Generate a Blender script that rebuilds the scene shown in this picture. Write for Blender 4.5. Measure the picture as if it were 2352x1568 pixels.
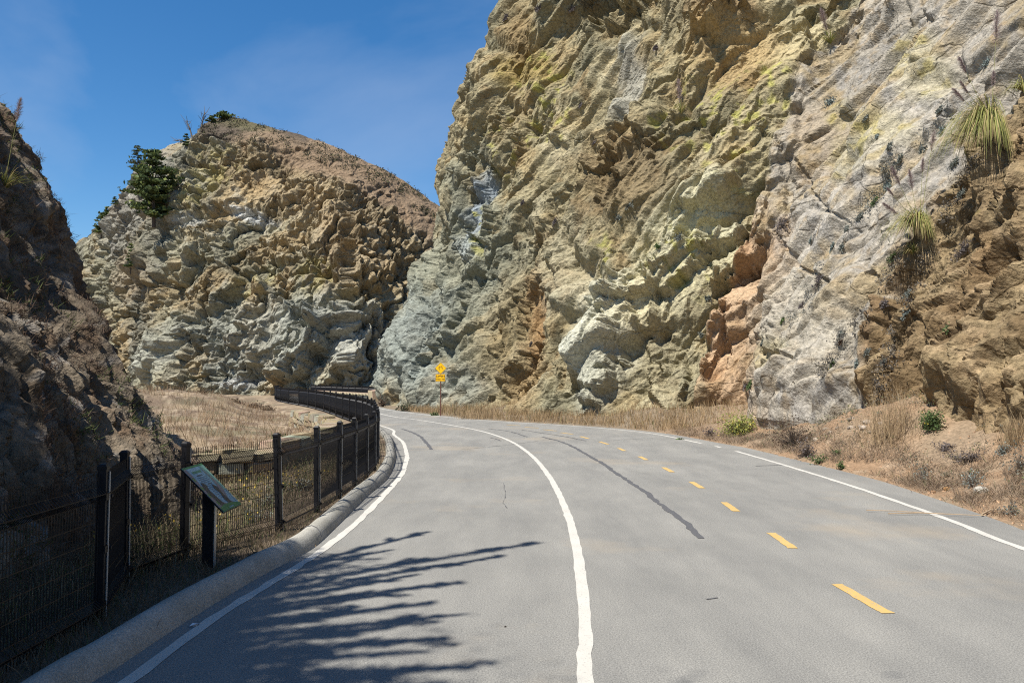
import bpy, bmesh, math, random
import numpy as np
from mathutils import Vector, Matrix

for o in list(bpy.data.objects):
    bpy.data.objects.remove(o)
scene = bpy.context.scene
COL = scene.collection
R = math.radians

# ------------------------------------------------------------------ camera
F_PX, CX, CY, HORIZON, EYE = 1829.0, 1176.0, 784.0, 867.0, 1.8     # photo measured at 2352 x 1568
PITCH = math.atan2(HORIZON - CY, F_PX)
cam_d = bpy.data.cameras.new('camera')
cam_d.lens = 28.0; cam_d.sensor_width = 36.0; cam_d.clip_start = 0.1; cam_d.clip_end = 12000
cam = bpy.data.objects.new('camera', cam_d); COL.objects.link(cam)
cam.location = (0, 0, EYE); cam.rotation_euler = (R(90) + PITCH, 0, 0)
scene.camera = cam

# ------------------------------------------------------------------ sun, sky, exposure
SUN_EL = R(58)
SUN_AZ = math.atan2(-0.72, -0.69)                  # the sun stands to the left and behind the camera
to_sun = Vector((math.cos(SUN_AZ) * math.cos(SUN_EL), math.sin(SUN_AZ) * math.cos(SUN_EL), math.sin(SUN_EL)))
sun_d = bpy.data.lights.new('sun', 'SUN'); sun_d.energy = 4.9; sun_d.angle = R(0.53); sun_d.color = (1.0, 0.955, 0.88)
sun = bpy.data.objects.new('sun', sun_d); COL.objects.link(sun)
sun.rotation_euler = to_sun.to_track_quat('Z', 'Y').to_euler(); sun.location = (-30, -30, 60)

world = bpy.data.worlds.new('World'); scene.world = world; world.use_nodes = True
wn, wl = world.node_tree.nodes, world.node_tree.links
wn.clear()
w_out = wn.new('ShaderNodeOutputWorld'); w_bg = wn.new('ShaderNodeBackground'); w_bg.inputs['Strength'].default_value = 0.082
sky = wn.new('ShaderNodeTexSky'); sky.sky_type = 'NISHITA'; sky.sun_disc = False
sky.sun_elevation = SUN_EL; sky.sun_rotation = math.atan2(to_sun.x, to_sun.y)
sky.altitude = 300; sky.air_density = 1.0; sky.dust_density = 0.25; sky.ozone_density = 3.5
w_tc = wn.new('ShaderNodeTexCoord')
w_map = wn.new('ShaderNodeMapping'); w_map.inputs['Scale'].default_value = (1.6, 1.6, 2.6); w_map.inputs['Rotation'].default_value = (0.2, 0.5, 0.3)
w_noise = wn.new('ShaderNodeTexNoise'); w_noise.inputs['Scale'].default_value = 1.5; w_noise.inputs['Detail'].default_value = 7; w_noise.inputs['Roughness'].default_value = 0.52
w_noise.inputs['Distortion'].default_value = 0.35
w_ramp = wn.new('ShaderNodeValToRGB'); w_ramp.color_ramp.elements[0].position = 0.46; w_ramp.color_ramp.elements[1].position = 0.78
w_ramp.color_ramp.elements[1].color = (0.42, 0.42, 0.42, 1)
w_hsv = wn.new('ShaderNodeHueSaturation'); w_hsv.inputs['Saturation'].default_value = 1.3; w_hsv.inputs['Value'].default_value = 1.0
w_mix = wn.new('ShaderNodeMix'); w_mix.data_type = 'RGBA'
w_mix.inputs[7].default_value = (3.6, 4.3, 5.6, 1)
wl.new(w_tc.outputs['Generated'], w_map.inputs['Vector']); wl.new(w_map.outputs[0], w_noise.inputs['Vector'])
wl.new(w_noise.outputs['Fac'], w_ramp.inputs[0]); wl.new(sky.outputs[0], w_hsv.inputs['Color'])
wl.new(w_ramp.outputs[0], w_mix.inputs[0]); wl.new(w_hsv.outputs[0], w_mix.inputs[6])
wl.new(w_mix.outputs[2], w_bg.inputs['Color']); wl.new(w_bg.outputs[0], w_out.inputs['Surface'])

scene.view_settings.view_transform = 'Standard'; scene.view_settings.look = 'None'
scene.view_settings.exposure = 0.8; scene.view_settings.gamma = 1.0; scene.view_settings.use_curve_mapping = False
scene.render.engine = 'CYCLES'
scene.cycles.max_bounces = 5; scene.cycles.diffuse_bounces = 3; scene.cycles.glossy_bounces = 2
scene.cycles.use_denoising = False; scene.cycles.pixel_filter_type = 'BLACKMAN_HARRIS'; scene.cycles.filter_width = 1.15
scene.cycles.sample_clamp_indirect = 6

# ------------------------------------------------------------------ pixel <-> place helpers
cp, sp = math.cos(PITCH), math.sin(PITCH)
def ray(x, y):
    a, b = (x - CX) / F_PX, (CY - y) / F_PX
    return np.array([a, cp - b * sp, sp + b * cp])
def gp(x, y, z=0.0):                                # pixel -> point on the level z
    d = ray(x, y); t = (z - EYE) / d[2]
    return np.array([d[0] * t, d[1] * t, z])
def at(x, y, Y):                                    # pixel -> point at distance Y
    d = ray(x, y); t = Y / d[1]
    return np.array([d[0] * t, Y, EYE + d[2] * t])
def proj(P):
    X, Y, Z = P[..., 0], P[..., 1], P[..., 2] - EYE
    w = np.maximum(Y * cp + Z * sp, 0.05)
    return CX + F_PX * X / w, CY - F_PX * (Z * cp - Y * sp) / w
def catmull(pts, n):
    p = np.asarray(pts, float); m = len(p)
    e = np.vstack([2 * p[0] - p[1], p, 2 * p[-1] - p[-2]])
    out = []
    for i in range(m - 1):
        a, b, c, d = e[i], e[i + 1], e[i + 2], e[i + 3]
        t = np.linspace(0, 1, n, endpoint=False)[:, None]
        out.append(0.5 * (2 * b + (c - a) * t + (2 * a - 5 * b + 4 * c - d) * t ** 2 + (3 * b - a - 3 * c + d) * t ** 3))
    out.append(p[-1:])
    return np.vstack(out)
def resample(p, step):
    d = np.r_[0, np.cumsum(np.linalg.norm(np.diff(p[:, :2], axis=0), axis=1))]
    n = max(2, int(round(d[-1] / step)) + 1)
    s = np.linspace(0, d[-1], n)
    return np.stack([np.interp(s, d, p[:, k]) for k in range(p.shape[1])], 1)
def normals2(p):
    t = np.gradient(p[:, :2], axis=0); t /= np.linalg.norm(t, axis=1)[:, None] + 1e-9
    return np.stack([t[:, 1], -t[:, 0]], 1)         # to the right of the direction of travel
def sstep(a, b, x):
    t = np.clip((x - a) / (b - a), 0, 1); return t * t * (3 - 2 * t)
def lin(c):
    c = np.asarray(c, float) / 255.0
    return np.where(c <= 0.04045, c / 12.92, ((c + 0.055) / 1.055) ** 2.4)
LIT = 0.68                                          # colour seen in full sun -> base colour
def rock(*c):
    v = lin(c) * LIT; g = float(v @ np.array([.3, .55, .15])); return g + (v - g) * .86

# ------------------------------------------------------------------ noise (numpy)
def _hash(ix, iy, iz, seed):
    h = (ix.astype(np.uint32) * np.uint32(374761393) + iy.astype(np.uint32) * np.uint32(668265263)
         + iz.astype(np.uint32) * np.uint32(2246822519) + np.uint32((seed * 3266489917) & 0xffffffff))
    h ^= h >> np.uint32(13); h *= np.uint32(1274126177); h ^= h >> np.uint32(16)
    h *= np.uint32(2246822519); h ^= h >> np.uint32(15)
    return h
def _f(h, k):
    g = h * np.uint32(2654435761 + 2 * k * 40503) + np.uint32(k * 97531)
    g ^= g >> np.uint32(15); g *= np.uint32(2246822519); g ^= g >> np.uint32(13)
    return (g >> np.uint32(8)).astype(np.float32) / np.float32(16777216.0)
def chunked(fn):
    """run a point-wise function over chunks of points, several at a time"""
    def run(p, *a, **k):
        p = np.asarray(p, np.float32); flat = p.reshape(-1, 3)
        if len(flat) < 20000: out = [fn(flat, *a, **k)]
        else: out = [fn(c, *a, **k) for c in np.array_split(flat, len(flat) // 16000)]
        if isinstance(out[0], tuple): return tuple(np.concatenate(x).reshape(p.shape[:-1]) for x in zip(*out))
        return np.concatenate(out).reshape(p.shape[:-1])
    return run
U10 = np.uint32(1023); K10 = np.float32(1 / 1023.0)
def _xyz(h):
    return (h & U10).astype(np.float32) * K10, ((h >> np.uint32(10)) & U10).astype(np.float32) * K10, ((h >> np.uint32(20)) & U10).astype(np.float32) * K10
@chunked
def perlin(p, seed=0):
    i = np.floor(p); f = p - i; i = i.astype(np.int32)
    u = f * f * f * (f * (f * 6 - 15) + 10)
    out = np.zeros(len(p), np.float32)
    for dx in (0, 1):
        wx = u[:, 0] if dx else 1 - u[:, 0]; fx = f[:, 0] - np.float32(dx)
        for dy in (0, 1):
            wxy = wx * (u[:, 1] if dy else 1 - u[:, 1]); fy = f[:, 1] - np.float32(dy)
            for dz in (0, 1):
                fz = f[:, 2] - np.float32(dz)
                gx, gy, gz_ = _xyz(_hash(i[:, 0] + dx, i[:, 1] + dy, i[:, 2] + dz, seed))
                out += wxy * (u[:, 2] if dz else 1 - u[:, 2]) * ((gx - np.float32(.5)) * fx + (gy - np.float32(.5)) * fy + (gz_ - np.float32(.5)) * fz)
    return out * np.float32(2.2)
def fbm(p, octs=4, seed=0, gain=0.5, lac=2.03):
    a, s, out = 1.0, 1.0, 0
    for k in range(octs):
        out = out + a * perlin(p * s + 17.3 * k, seed + k); a *= gain; s *= lac
    return out
def ridged(p, octs=4, seed=0, gain=0.5):
    a, s, out = 1.0, 1.0, 0
    for k in range(octs):
        out = out + a * (1 - 2.2 * np.abs(perlin(p * s + 9.1 * k, seed + k))); a *= gain; s *= 2.1
    return out
@chunked
def facets(q, seed=0, tilt=1.0, edge=.12):
    """tilted blocks: every cell is a plane of its own with its own offset, sloping over into the next; also the gap to the next cell"""
    i = np.floor(q).astype(np.int32); fr = q - i.astype(np.float32); n = len(q)
    b1 = np.full(n, 9, np.float32); b2 = b1.copy(); h1 = np.zeros(n, np.uint32); h2 = h1.copy(); r1 = np.zeros((3, n), np.float32); r2 = r1.copy()
    for dx in (-1, 0, 1):
        for dy in (-1, 0, 1):
            for dz in (-1, 0, 1):
                h = _hash(i[:, 0] + dx, i[:, 1] + dy, i[:, 2] + dz, seed); ax, ay, az = _xyz(h)
                r = np.stack([fr[:, 0] - np.float32(dx) - ax, fr[:, 1] - np.float32(dy) - ay, fr[:, 2] - np.float32(dz) - az])
                d = (r * r).sum(0); m1 = d < b1; m2 = ~m1 & (d < b2)
                b2 = np.where(m1, b1, np.where(m2, d, b2)); h2 = np.where(m1, h1, np.where(m2, h, h2)); r2 = np.where(m1, r1, np.where(m2, r, r2))
                b1 = np.where(m1, d, b1); h1 = np.where(m1, h, h1); r1 = np.where(m1, r, r1)
    def val(h, r): return (_f(h, 4) - .5) + tilt * ((_f(h, 5) - .5) * r[0] + (_f(h, 6) - .5) * r[1] + (_f(h, 7) - .5) * r[2]) * 1.6
    gap = np.sqrt(b2) - np.sqrt(b1); w = np.clip(gap / edge, 0, 1) * .5 + .5
    return (val(h1, r1) * w + val(h2, r2) * (1 - w)).astype(np.float32), gap

@chunked
def planes(p, seed=0):
    """random heights on a tetrahedral lattice, joined by flat facets with sharp creases (no smoothing)"""
    sk = (p.sum(1) * np.float32(1 / 3.0))[:, None]; i = np.floor(p + sk); t = (i.sum(1) * np.float32(1 / 6.0))[:, None]
    x = p - (i - t); i = i.astype(np.int32)
    o = np.argsort(-x, axis=1); n = np.arange(len(p)); c = i.copy()
    xs = np.take_along_axis(p + sk - i, o, 1)                     # skewed fractions, largest first
    w = [1 - xs[:, 0], xs[:, 0] - xs[:, 1], xs[:, 1] - xs[:, 2], xs[:, 2]]
    out = np.zeros(len(p), np.float32)
    for k in range(4):
        if k: c[n, o[:, k - 1]] += 1
        out += w[k].astype(np.float32) * (_f(_hash(c[:, 0], c[:, 1], c[:, 2], seed), 1) - np.float32(.5))
    return out
# ------------------------------------------------------------------ meshes
def mesh_np(name, V, F, mat, parent=None, col=None, smooth=False):
    V = np.asarray(V, np.float32).reshape(-1, 3); F = np.asarray(F, np.int32); k = F.shape[1]
    me = bpy.data.meshes.new(name)
    me.vertices.add(len(V)); me.vertices.foreach_set('co', V.ravel())
    me.loops.add(F.size); me.loops.foreach_set('vertex_index', F.ravel())
    me.polygons.add(len(F)); me.polygons.foreach_set('loop_start', np.arange(0, F.size, k, dtype=np.int32))
    me.polygons.foreach_set('loop_total', np.full(len(F), k, np.int32))
    me.polygons.foreach_set('use_smooth', np.full(len(F), bool(smooth)))
    if col is not None:
        a = me.attributes.new('col', 'FLOAT_COLOR', 'POINT')
        c = np.ones((len(V), 4), np.float32); c[:, :3] = col; a.data.foreach_set('color', c.ravel())
    me.update(calc_edges=True)
    if mat: me.materials.append(mat)
    o = bpy.data.objects.new(name, me); COL.objects.link(o)
    if parent: o.parent = parent
    return o
def grid_faces(n, m):                              # n columns, m rows, index = i*m + j
    i, j = np.meshgrid(np.arange(n - 1), np.arange(m - 1), indexing='ij')
    a = (i * m + j).ravel()
    return np.stack([a, a + m, a + m + 1, a + 1], 1)
class MB:
    def __init__(s): s.v, s.f, s.m = [], [], []
    def add(s, v, f, mi=0):
        n = len(s.v); s.v += [tuple(map(float, x)) for x in v]
        s.f += [tuple(i + n for i in q) for q in f]; s.m += [mi] * len(f)
    def box(s, c, size, rot=None, mi=0, taper=1.0):
        x, y, z = [d / 2 for d in size]; t = taper
        v = [(-x, -y, -z), (x, -y, -z), (x, y, -z), (-x, y, -z), (-x * t, -y * t, z), (x * t, -y * t, z), (x * t, y * t, z), (-x * t, y * t, z)]
        if rot is not None: v = [rot @ Vector(p) for p in v]
        s.add([(p[0] + c[0], p[1] + c[1], p[2] + c[2]) for p in v],
              [(3, 2, 1, 0), (4, 5, 6, 7), (0, 1, 5, 4), (1, 2, 6, 5), (2, 3, 7, 6), (3, 0, 4, 7)], mi)
    def tube(s, pts, rad, n=6, mi=0, cap=True):
        pts = [Vector(p) for p in pts]
        if not hasattr(rad, '__len__'): rad = [rad] * len(pts)
        base = len(s.v); ref = Vector((0.13, 0.31, 0.94))
        for k, p in enumerate(pts):
            d = (pts[min(k + 1, len(pts) - 1)] - pts[max(k - 1, 0)]).normalized()
            a = d.cross(ref if abs(d.dot(ref)) < .95 else Vector((1, 0, 0))).normalized(); b = d.cross(a)
            for q in range(n):
                t = 2 * math.pi * q / n + math.pi / 4
                s.v.append(tuple(p + (a * math.cos(t) + b * math.sin(t)) * rad[k]))
        for k in range(len(pts) - 1):
            for q in range(n):
                s.f.append((base + k * n + q, base + k * n + (q + 1) % n, base + (k + 1) * n + (q + 1) % n, base + (k + 1) * n + q)); s.m.append(mi)
        if cap:
            s.f.append(tuple(base + q for q in reversed(range(n)))); s.m.append(mi)
            e = base + (len(pts) - 1) * n; s.f.append(tuple(e + q for q in range(n))); s.m.append(mi)
    def mesh(s, name, mats):
        me = bpy.data.meshes.new(name); me.from_pydata(s.v, [], s.f)
        for m in (mats if isinstance(mats, (list, tuple)) else [mats]): me.materials.append(m)
        me.polygons.foreach_set('material_index', s.m); me.update(); return me
    def build(s, name, mats, parent=None, smooth=False):
        me = s.mesh(name, mats)
        if smooth: me.polygons.foreach_set('use_smooth', [True] * len(me.polygons))
        return link(name, me, parent)
def link(name, me, parent=None):
    o = bpy.data.objects.new(name, me); COL.objects.link(o)
    if parent: o.parent = parent
    return o
def tag(o, label=None, cat=None, group=None, kind=None):
    if label: o['label'] = label
    if cat: o['category'] = cat
    if group: o['group'] = group
    if kind: o['kind'] = kind
    return o
def empty(name, loc, rz=0):
    o = bpy.data.objects.new(name, None); COL.objects.link(o); o.location = loc; o.rotation_euler = (0, 0, rz); o.empty_display_size = .2
    return o

# ------------------------------------------------------------------ materials
def new_mat(name, rough=0.85, spec=0.25):
    m = bpy.data.materials.new(name); m.use_nodes = True
    b = m.node_tree.nodes['Principled BSDF']; b.inputs['Roughness'].default_value = rough
    b.inputs['Specular IOR Level'].default_value = spec
    return m, m.node_tree.nodes, m.node_tree.links, b
def plain(name, c, rough=0.6, spec=0.4, metal=0.0, vary=0.12, scale=30.0):
    m, n, l, b = new_mat(name, rough, spec); b.inputs['Metallic'].default_value = metal
    tc = n.new('ShaderNodeTexCoord'); no = n.new('ShaderNodeTexNoise'); no.inputs['Scale'].default_value = scale; no.inputs['Detail'].default_value = 5
    mx = n.new('ShaderNodeMix'); mx.data_type = 'RGBA'
    mx.inputs[6].default_value = (*[x * (1 - vary) for x in c], 1); mx.inputs[7].default_value = (*[min(1, x * (1 + vary)) for x in c], 1)
    l.new(tc.outputs['Object'], no.inputs['Vector']); l.new(no.outputs['Fac'], mx.inputs[0]); l.new(mx.outputs[2], b.inputs['Base Color'])
    return m
def bump(n, l, b, vec, items, cracks=()):
    prev = None
    for scale, width, dist in cracks:               # thin fissures: warped cell borders, stretched along the bedding
        wn2 = n.new('ShaderNodeTexNoise'); wn2.inputs['Scale'].default_value = scale * .8; wn2.inputs['Detail'].default_value = 3; l.new(vec, wn2.inputs['Vector'])
        ad = n.new('ShaderNodeVectorMath'); ad.operation = 'MULTIPLY_ADD'; ad.inputs[1].default_value = (.9 / scale,) * 3; l.new(wn2.outputs['Color'], ad.inputs[0]); l.new(vec, ad.inputs[2])
        mp = n.new('ShaderNodeMapping'); mp.inputs['Rotation'].default_value = (.5, .6, .7); mp.inputs['Scale'].default_value = (.35, 1, 1); l.new(ad.outputs[0], mp.inputs['Vector'])
        vo = n.new('ShaderNodeTexVoronoi'); vo.feature = 'DISTANCE_TO_EDGE'; vo.inputs['Scale'].default_value = scale; l.new(mp.outputs[0], vo.inputs['Vector'])
        mr = n.new('ShaderNodeMapRange'); mr.inputs['From Max'].default_value = width; l.new(vo.outputs['Distance'], mr.inputs['Value'])
        mk = n.new('ShaderNodeMapRange'); mk.inputs['From Min'].default_value = .44; mk.inputs['From Max'].default_value = .6; mk.inputs['To Max'].default_value = 1.0
        mn = n.new('ShaderNodeTexNoise'); mn.inputs['Scale'].default_value = scale * .45; mn.inputs['Detail'].default_value = 2; l.new(vec, mn.inputs['Vector']); l.new(mn.outputs['Fac'], mk.inputs['Value'])
        mx = n.new('ShaderNodeMath'); mx.operation = 'MAXIMUM'; l.new(mr.outputs[0], mx.inputs[0]); l.new(mk.outputs[0], mx.inputs[1])
        bp = n.new('ShaderNodeBump'); bp.inputs['Strength'].default_value = 1.0; bp.inputs['Distance'].default_value = dist; l.new(mx.outputs[0], bp.inputs['Height'])
        if prev: l.new(prev, bp.inputs['Normal'])
        prev = bp.outputs[0]
    for kind, scale, strength, dist in items:
        if kind == 'noise':
            t = n.new('ShaderNodeTexNoise'); t.inputs['Detail'].default_value = 4; t.inputs['Roughness'].default_value = .65; o = t.outputs['Fac']
        else:
            t = n.new('ShaderNodeTexVoronoi'); t.feature = 'F1'; t.distance = 'CHEBYCHEV'; o = t.outputs['Distance']
        t.inputs['Scale'].default_value = scale; l.new(vec, t.inputs['Vector'])
        bp = n.new('ShaderNodeBump'); bp.inputs['Strength'].default_value = strength; bp.inputs['Distance'].default_value = dist
        l.new(o, bp.inputs['Height'])
        if prev: l.new(prev, bp.inputs['Normal'])
        prev = bp.outputs[0]
    l.new(prev, b.inputs['Normal'])
def rock_mat(name, fine, lo=0.72, hi=1.26, bumps=(), cracks=()):
    m, n, l, b = new_mat(name, .92, .15)
    at_ = n.new('ShaderNodeAttribute'); at_.attribute_name = 'col'
    tc = n.new('ShaderNodeTexCoord')
    t1 = n.new('ShaderNodeTexNoise'); t1.inputs['Scale'].default_value = fine; t1.inputs['Detail'].default_value = 5; t1.inputs['Roughness'].default_value = .7
    r1 = n.new('ShaderNodeValToRGB'); r1.color_ramp.elements[0].position = .3; r1.color_ramp.elements[1].position = .7
    r1.color_ramp.elements[0].color = (lo, lo, lo * .98, 1); r1.color_ramp.elements[1].color = (hi, hi, hi, 1)
    mu = n.new('ShaderNodeMix'); mu.data_type = 'RGBA'; mu.blend_type = 'MULTIPLY'; mu.inputs[0].default_value = 1
    l.new(tc.outputs['Object'], t1.inputs['Vector']); l.new(t1.outputs['Fac'], r1.inputs[0])
    l.new(at_.outputs['Color'], mu.inputs[6]); l.new(r1.outputs[0], mu.inputs[7]); l.new(mu.outputs[2], b.inputs['Base Color'])
    bump(n, l, b, tc.outputs['Object'], bumps, cracks)
    return m
def attr_mat(name, rough=.8, spec=.2, trans=0.0):
    m, n, l, b = new_mat(name, rough, spec)
    a = n.new('ShaderNodeAttribute'); a.attribute_name = 'col'
    l.new(a.outputs['Color'], b.inputs['Base Color'])
    if trans:
        out = n['Material Output']; tr = n.new('ShaderNodeBsdfTranslucent'); mx = n.new('ShaderNodeMixShader'); mx.inputs[0].default_value = trans
        l.new(a.outputs['Color'], tr.inputs['Color']); l.new(b.outputs[0], mx.inputs[1]); l.new(tr.outputs[0], mx.inputs[2]); l.new(mx.outputs[0], out.inputs['Surface'])
    return m
M = {}
M['cliff'] = rock_mat('cliff_rock', 8, .58, 1.38, [('cell', 5, .9, .05), ('noise', 16, 1.0, .05)], [(.8, .03, .045)])
M['bank'] = rock_mat('bank_rock', 11, .6, 1.4, [('noise', 8, .9, .07), ('noise', 30, .8, .025)], [(3, .08, .025)])
M['hill'] = rock_mat('hill_rock', 4, .6, 1.35, [('cell', 1.8, .9, .14), ('noise', 6, 1.0, .13)], [(.4, .05, .16)])
M['ground'] = rock_mat('ground_soil', 14, .6, 1.35, [('noise', 9, .7, .05), ('noise', 45, .6, .012)])
M['stone'] = rock_mat('wall_stone', 16, .7, 1.25, [('noise', 14, .8, .03)])
M['leaf'] = attr_mat('foliage', .7, .2, .25)
M['straw'] = attr_mat('dry_straw', .8, .2, .2)
M['bark'] = plain('bark', (.09, .07, .055), .9, .1, vary=.4, scale=8)
M['black'] = plain('black_powder_coat', (.010, .010, .012), .45, .22, vary=.3, scale=60)
M['steel'] = plain('galvanised_strip', (.42, .42, .40), .45, .5, .3, vary=.15)
M['rust'] = plain('brown_rusty_steel', (.11, .045, .03), .7, .3, vary=.3, scale=25)
M['yellow'] = plain('yellow_sign_sheeting', (.86, .47, .006), .4, .4, vary=.04, scale=12)
M['ink'] = plain('black_sign_ink', (.012, .011, .009), .5, .3)
M['alu'] = plain('sign_back_metal', (.35, .35, .34), .4, .5, .6)
def road_mat():
    m, n, l, b = new_mat('asphalt', .82, .3)
    tc = n.new('ShaderNodeTexCoord'); v = tc.outputs['Object']
    def noise(s, d, ro, vec=v):
        t = n.new('ShaderNodeTexNoise'); t.inputs['Scale'].default_value = s; t.inputs['Detail'].default_value = d; t.inputs['Roughness'].default_value = ro; l.new(vec, t.inputs['Vector']); return t.outputs['Fac']
    def ramp(f, p0, c0, p1, c1):
        r = n.new('ShaderNodeValToRGB'); r.color_ramp.elements[0].position = p0; r.color_ramp.elements[1].position = p1
        r.color_ramp.elements[0].color = (*c0, 1); r.color_ramp.elements[1].color = (*c1, 1); l.new(f, r.inputs[0]); return r.outputs[0]
    def mul(a, c, f=1.0, mode='MULTIPLY'):
        x = n.new('ShaderNodeMix'); x.data_type = 'RGBA'; x.blend_type = mode
        if isinstance(f, float): x.inputs[0].default_value = f
        else: l.new(f, x.inputs[0])
        l.new(a, x.inputs[6])
        if isinstance(c, tuple): x.inputs[7].default_value = (*c, 1)
        else: l.new(c, x.inputs[7])
        return x.outputs[2]
    base = ramp(noise(.55, 6, .6), .3, (.192, .188, .172), .72, (.226, .22, .2))
    mp = n.new('ShaderNodeMapping'); mp.inputs['Scale'].default_value = (1.4, .35, 1); mp.inputs['Rotation'].default_value = (0, 0, -.15); l.new(v, mp.inputs['Vector'])
    base = mul(base, ramp(noise(1.1, 7, .65, mp.outputs[0]), .3, (.8, .8, .81), .66, (1.08, 1.07, 1.06)))
    base = mul(base, ramp(noise(85, 3, .8), .34, (.52, .52, .53), .66, (1.42, 1.42, 1.4)))
    base = mul(base, ramp(noise(240, 2, .8), .3, (.7, .7, .7), .7, (1.3, 1.3, 1.3)))
    dust = ramp(noise(.33, 5, .6), .56, (0, 0, 0), .82, (.55, .55, .55))
    base = mul(base, (.36, .28, .18), dust, 'MIX')
    l.new(base, b.inputs['Base Color'])
    bump(n, l, b, v, [('noise', 90, .35, .006), ('noise', 1.5, .15, .02)])
    return m
M['road'] = road_mat()
def paint_mat(name, c, wear=.42):
    m, n, l, b = new_mat(name, .7, .3)
    tc = n.new('ShaderNodeTexCoord')
    t = n.new('ShaderNodeTexNoise'); t.inputs['Scale'].default_value = 55; t.inputs['Detail'].default_value = 6; t.inputs['Roughness'].default_value = .75
    r = n.new('ShaderNodeValToRGB'); r.color_ramp.elements[0].position = wear - .05; r.color_ramp.elements[1].position = wear
    r.color_ramp.elements[0].color = (.24, .235, .22, 1); r.color_ramp.elements[1].color = (*c, 1)
    t2 = n.new('ShaderNodeTexNoise'); t2.inputs['Scale'].default_value = 3; t2.inputs['Detail'].default_value = 4
    r2 = n.new('ShaderNodeValToRGB'); r2.color_ramp.elements[0].color = (.8, .8, .8, 1); r2.color_ramp.elements[1].color = (1.1, 1.1, 1.1, 1)
    x = n.new('ShaderNodeMix'); x.data_type = 'RGBA'; x.blend_type = 'MULTIPLY'; x.inputs[0].default_value = 1
    l.new(tc.outputs['Object'], t.inputs['Vector']); l.new(tc.outputs['Object'], t2.inputs['Vector'])
    l.new(t.outputs['Fac'], r.inputs[0]); l.new(t2.outputs['Fac'], r2.inputs[0]); l.new(r.outputs[0], x.inputs[6]); l.new(r2.outputs[0], x.inputs[7])
    l.new(x.outputs[2], b.inputs['Base Color']); return m
M['white'] = paint_mat('white_road_paint', (.48, .46, .41)); M['ypaint'] = paint_mat('yellow_road_paint', (.5, .33, .11), .45)
M['tar'] = plain('tar_seal', (.085, .085, .088), .75, .3, vary=.4, scale=40)
def kerb_mat():
    m, n, l, b = new_mat('kerb_concrete', .85, .25)
    tc = n.new('ShaderNodeTexCoord'); v = tc.outputs['Object']
    t = n.new('ShaderNodeTexNoise'); t.inputs['Scale'].default_value = 2.5; t.inputs['Detail'].default_value = 8; t.inputs['Roughness'].default_value = .65
    r = n.new('ShaderNodeValToRGB'); r.color_ramp.elements[0].position = .3; r.color_ramp.elements[1].position = .72
    r.color_ramp.elements[0].color = (.25, .24, .2, 1); r.color_ramp.elements[1].color = (.42, .4, .35, 1)
    t2 = n.new('ShaderNodeTexNoise'); t2.inputs['Scale'].default_value = 70; t2.inputs['Detail'].default_value = 4
    r2 = n.new('ShaderNodeValToRGB'); r2.color_ramp.elements[0].position = .3; r2.color_ramp.elements[1].position = .7
    r2.color_ramp.elements[0].color = (.7, .7, .7, 1); r2.color_ramp.elements[1].color = (1.2, 1.2, 1.2, 1)
    x = n.new('ShaderNodeMix'); x.data_type = 'RGBA'; x.blend_type = 'MULTIPLY'; x.inputs[0].default_value = 1
    for q in (t, t2): l.new(v, q.inputs['Vector'])
    l.new(t.outputs['Fac'], r.inputs[0]); l.new(t2.outputs['Fac'], r2.inputs[0]); l.new(r.outputs[0], x.inputs[6]); l.new(r2.outputs[0], x.inputs[7]); l.new(x.outputs[2], b.inputs['Base Color'])
    bump(n, l, b, v, [('noise', 60, .5, .008)]); return m
M['kerb'] = kerb_mat()

# ------------------------------------------------------------------ the lines of the road, in metres
def ground_line(px): return np.array([gp(x, y)[:2] for x, y in px])
FENCE_PTS = np.array([(-2.98, 3.1), (-3.02, 4.4), (-3.01, 5.89), (-3.36, 6.98), (-3.22, 7.9), (-2.66, 9.2), (-2.55, 10.5), (-2.53, 11.7), (-2.52, 12.8), (-2.55, 14.0), (-2.62, 15.2),
    (-2.78, 16.5), (-3.02, 17.9), (-3.3, 19.4), (-3.62, 21.2), (-4.0, 23.2), (-4.42, 25.1), (-4.9, 27.0), (-5.35, 28.6), (-5.9, 30.3), (-6.5, 32.0), (-7.2, 34.0), (-7.95, 36.1), (-8.8, 38.6), (-9.7, 41.2),
    (-10.8, 44.0), (-12.0, 47.0), (-13.4, 50.2), (-15.0, 53.6), (-16.6, 57.2), (-17.9, 60.6), (-19.2, 64.6), (-20.5, 69.0), (-21.6, 74.0)])
near_line = ground_line([(150, 1650), (290, 1568), (480, 1427), (600, 1352), (700, 1290), (790, 1225), (850, 1170), (900, 1117), (922, 1090), (933, 1060), (934, 1042), (925, 1015), (905, 998)])
far_left = np.array([(-4.1, 27.5), (-5.1, 30.5), (-6.9, 35.5), (-9.6, 43), (-13.2, 52), (-16.5, 60), (-19.2, 69), (-20.4, 75)])
LINE_L = catmull(np.vstack([[[-2.05, -8], [-2.05, 0]], near_line, far_left]), 12)
near_kerb = ground_line([(130, 1620), (270, 1528), (451, 1409), (608, 1316), (710, 1263), (768, 1212), (845, 1137), (890, 1097), (908, 1055), (906, 1031)])
KERB_EDGE = catmull(np.vstack([[[-2.5, -8], [-2.5, 0]], near_kerb, [(-3.3, 22.2), (-3.72, 24.2), (-4.5, 27.5), (-5.45, 30.5), (-7.3, 35.5), (-10.0, 43), (-13.6, 52), (-16.9, 60), (-19.6, 69), (-20.8, 75)]]), 12)
LINE_C = catmull(np.vstack([[[.55, -8], [.5, 0], [.44, 2.5]], ground_line([(1347, 1568), (1345, 1450), (1335, 1330), (1318, 1230), (1295, 1160), (1262, 1095), (1220, 1045), (1170, 1012), (1110, 991), (1040, 977), (960, 964), (895, 955)]), [(-9.0, 47), (-12.6, 56), (-16.4, 66), (-19, 75)]]), 12)
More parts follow.
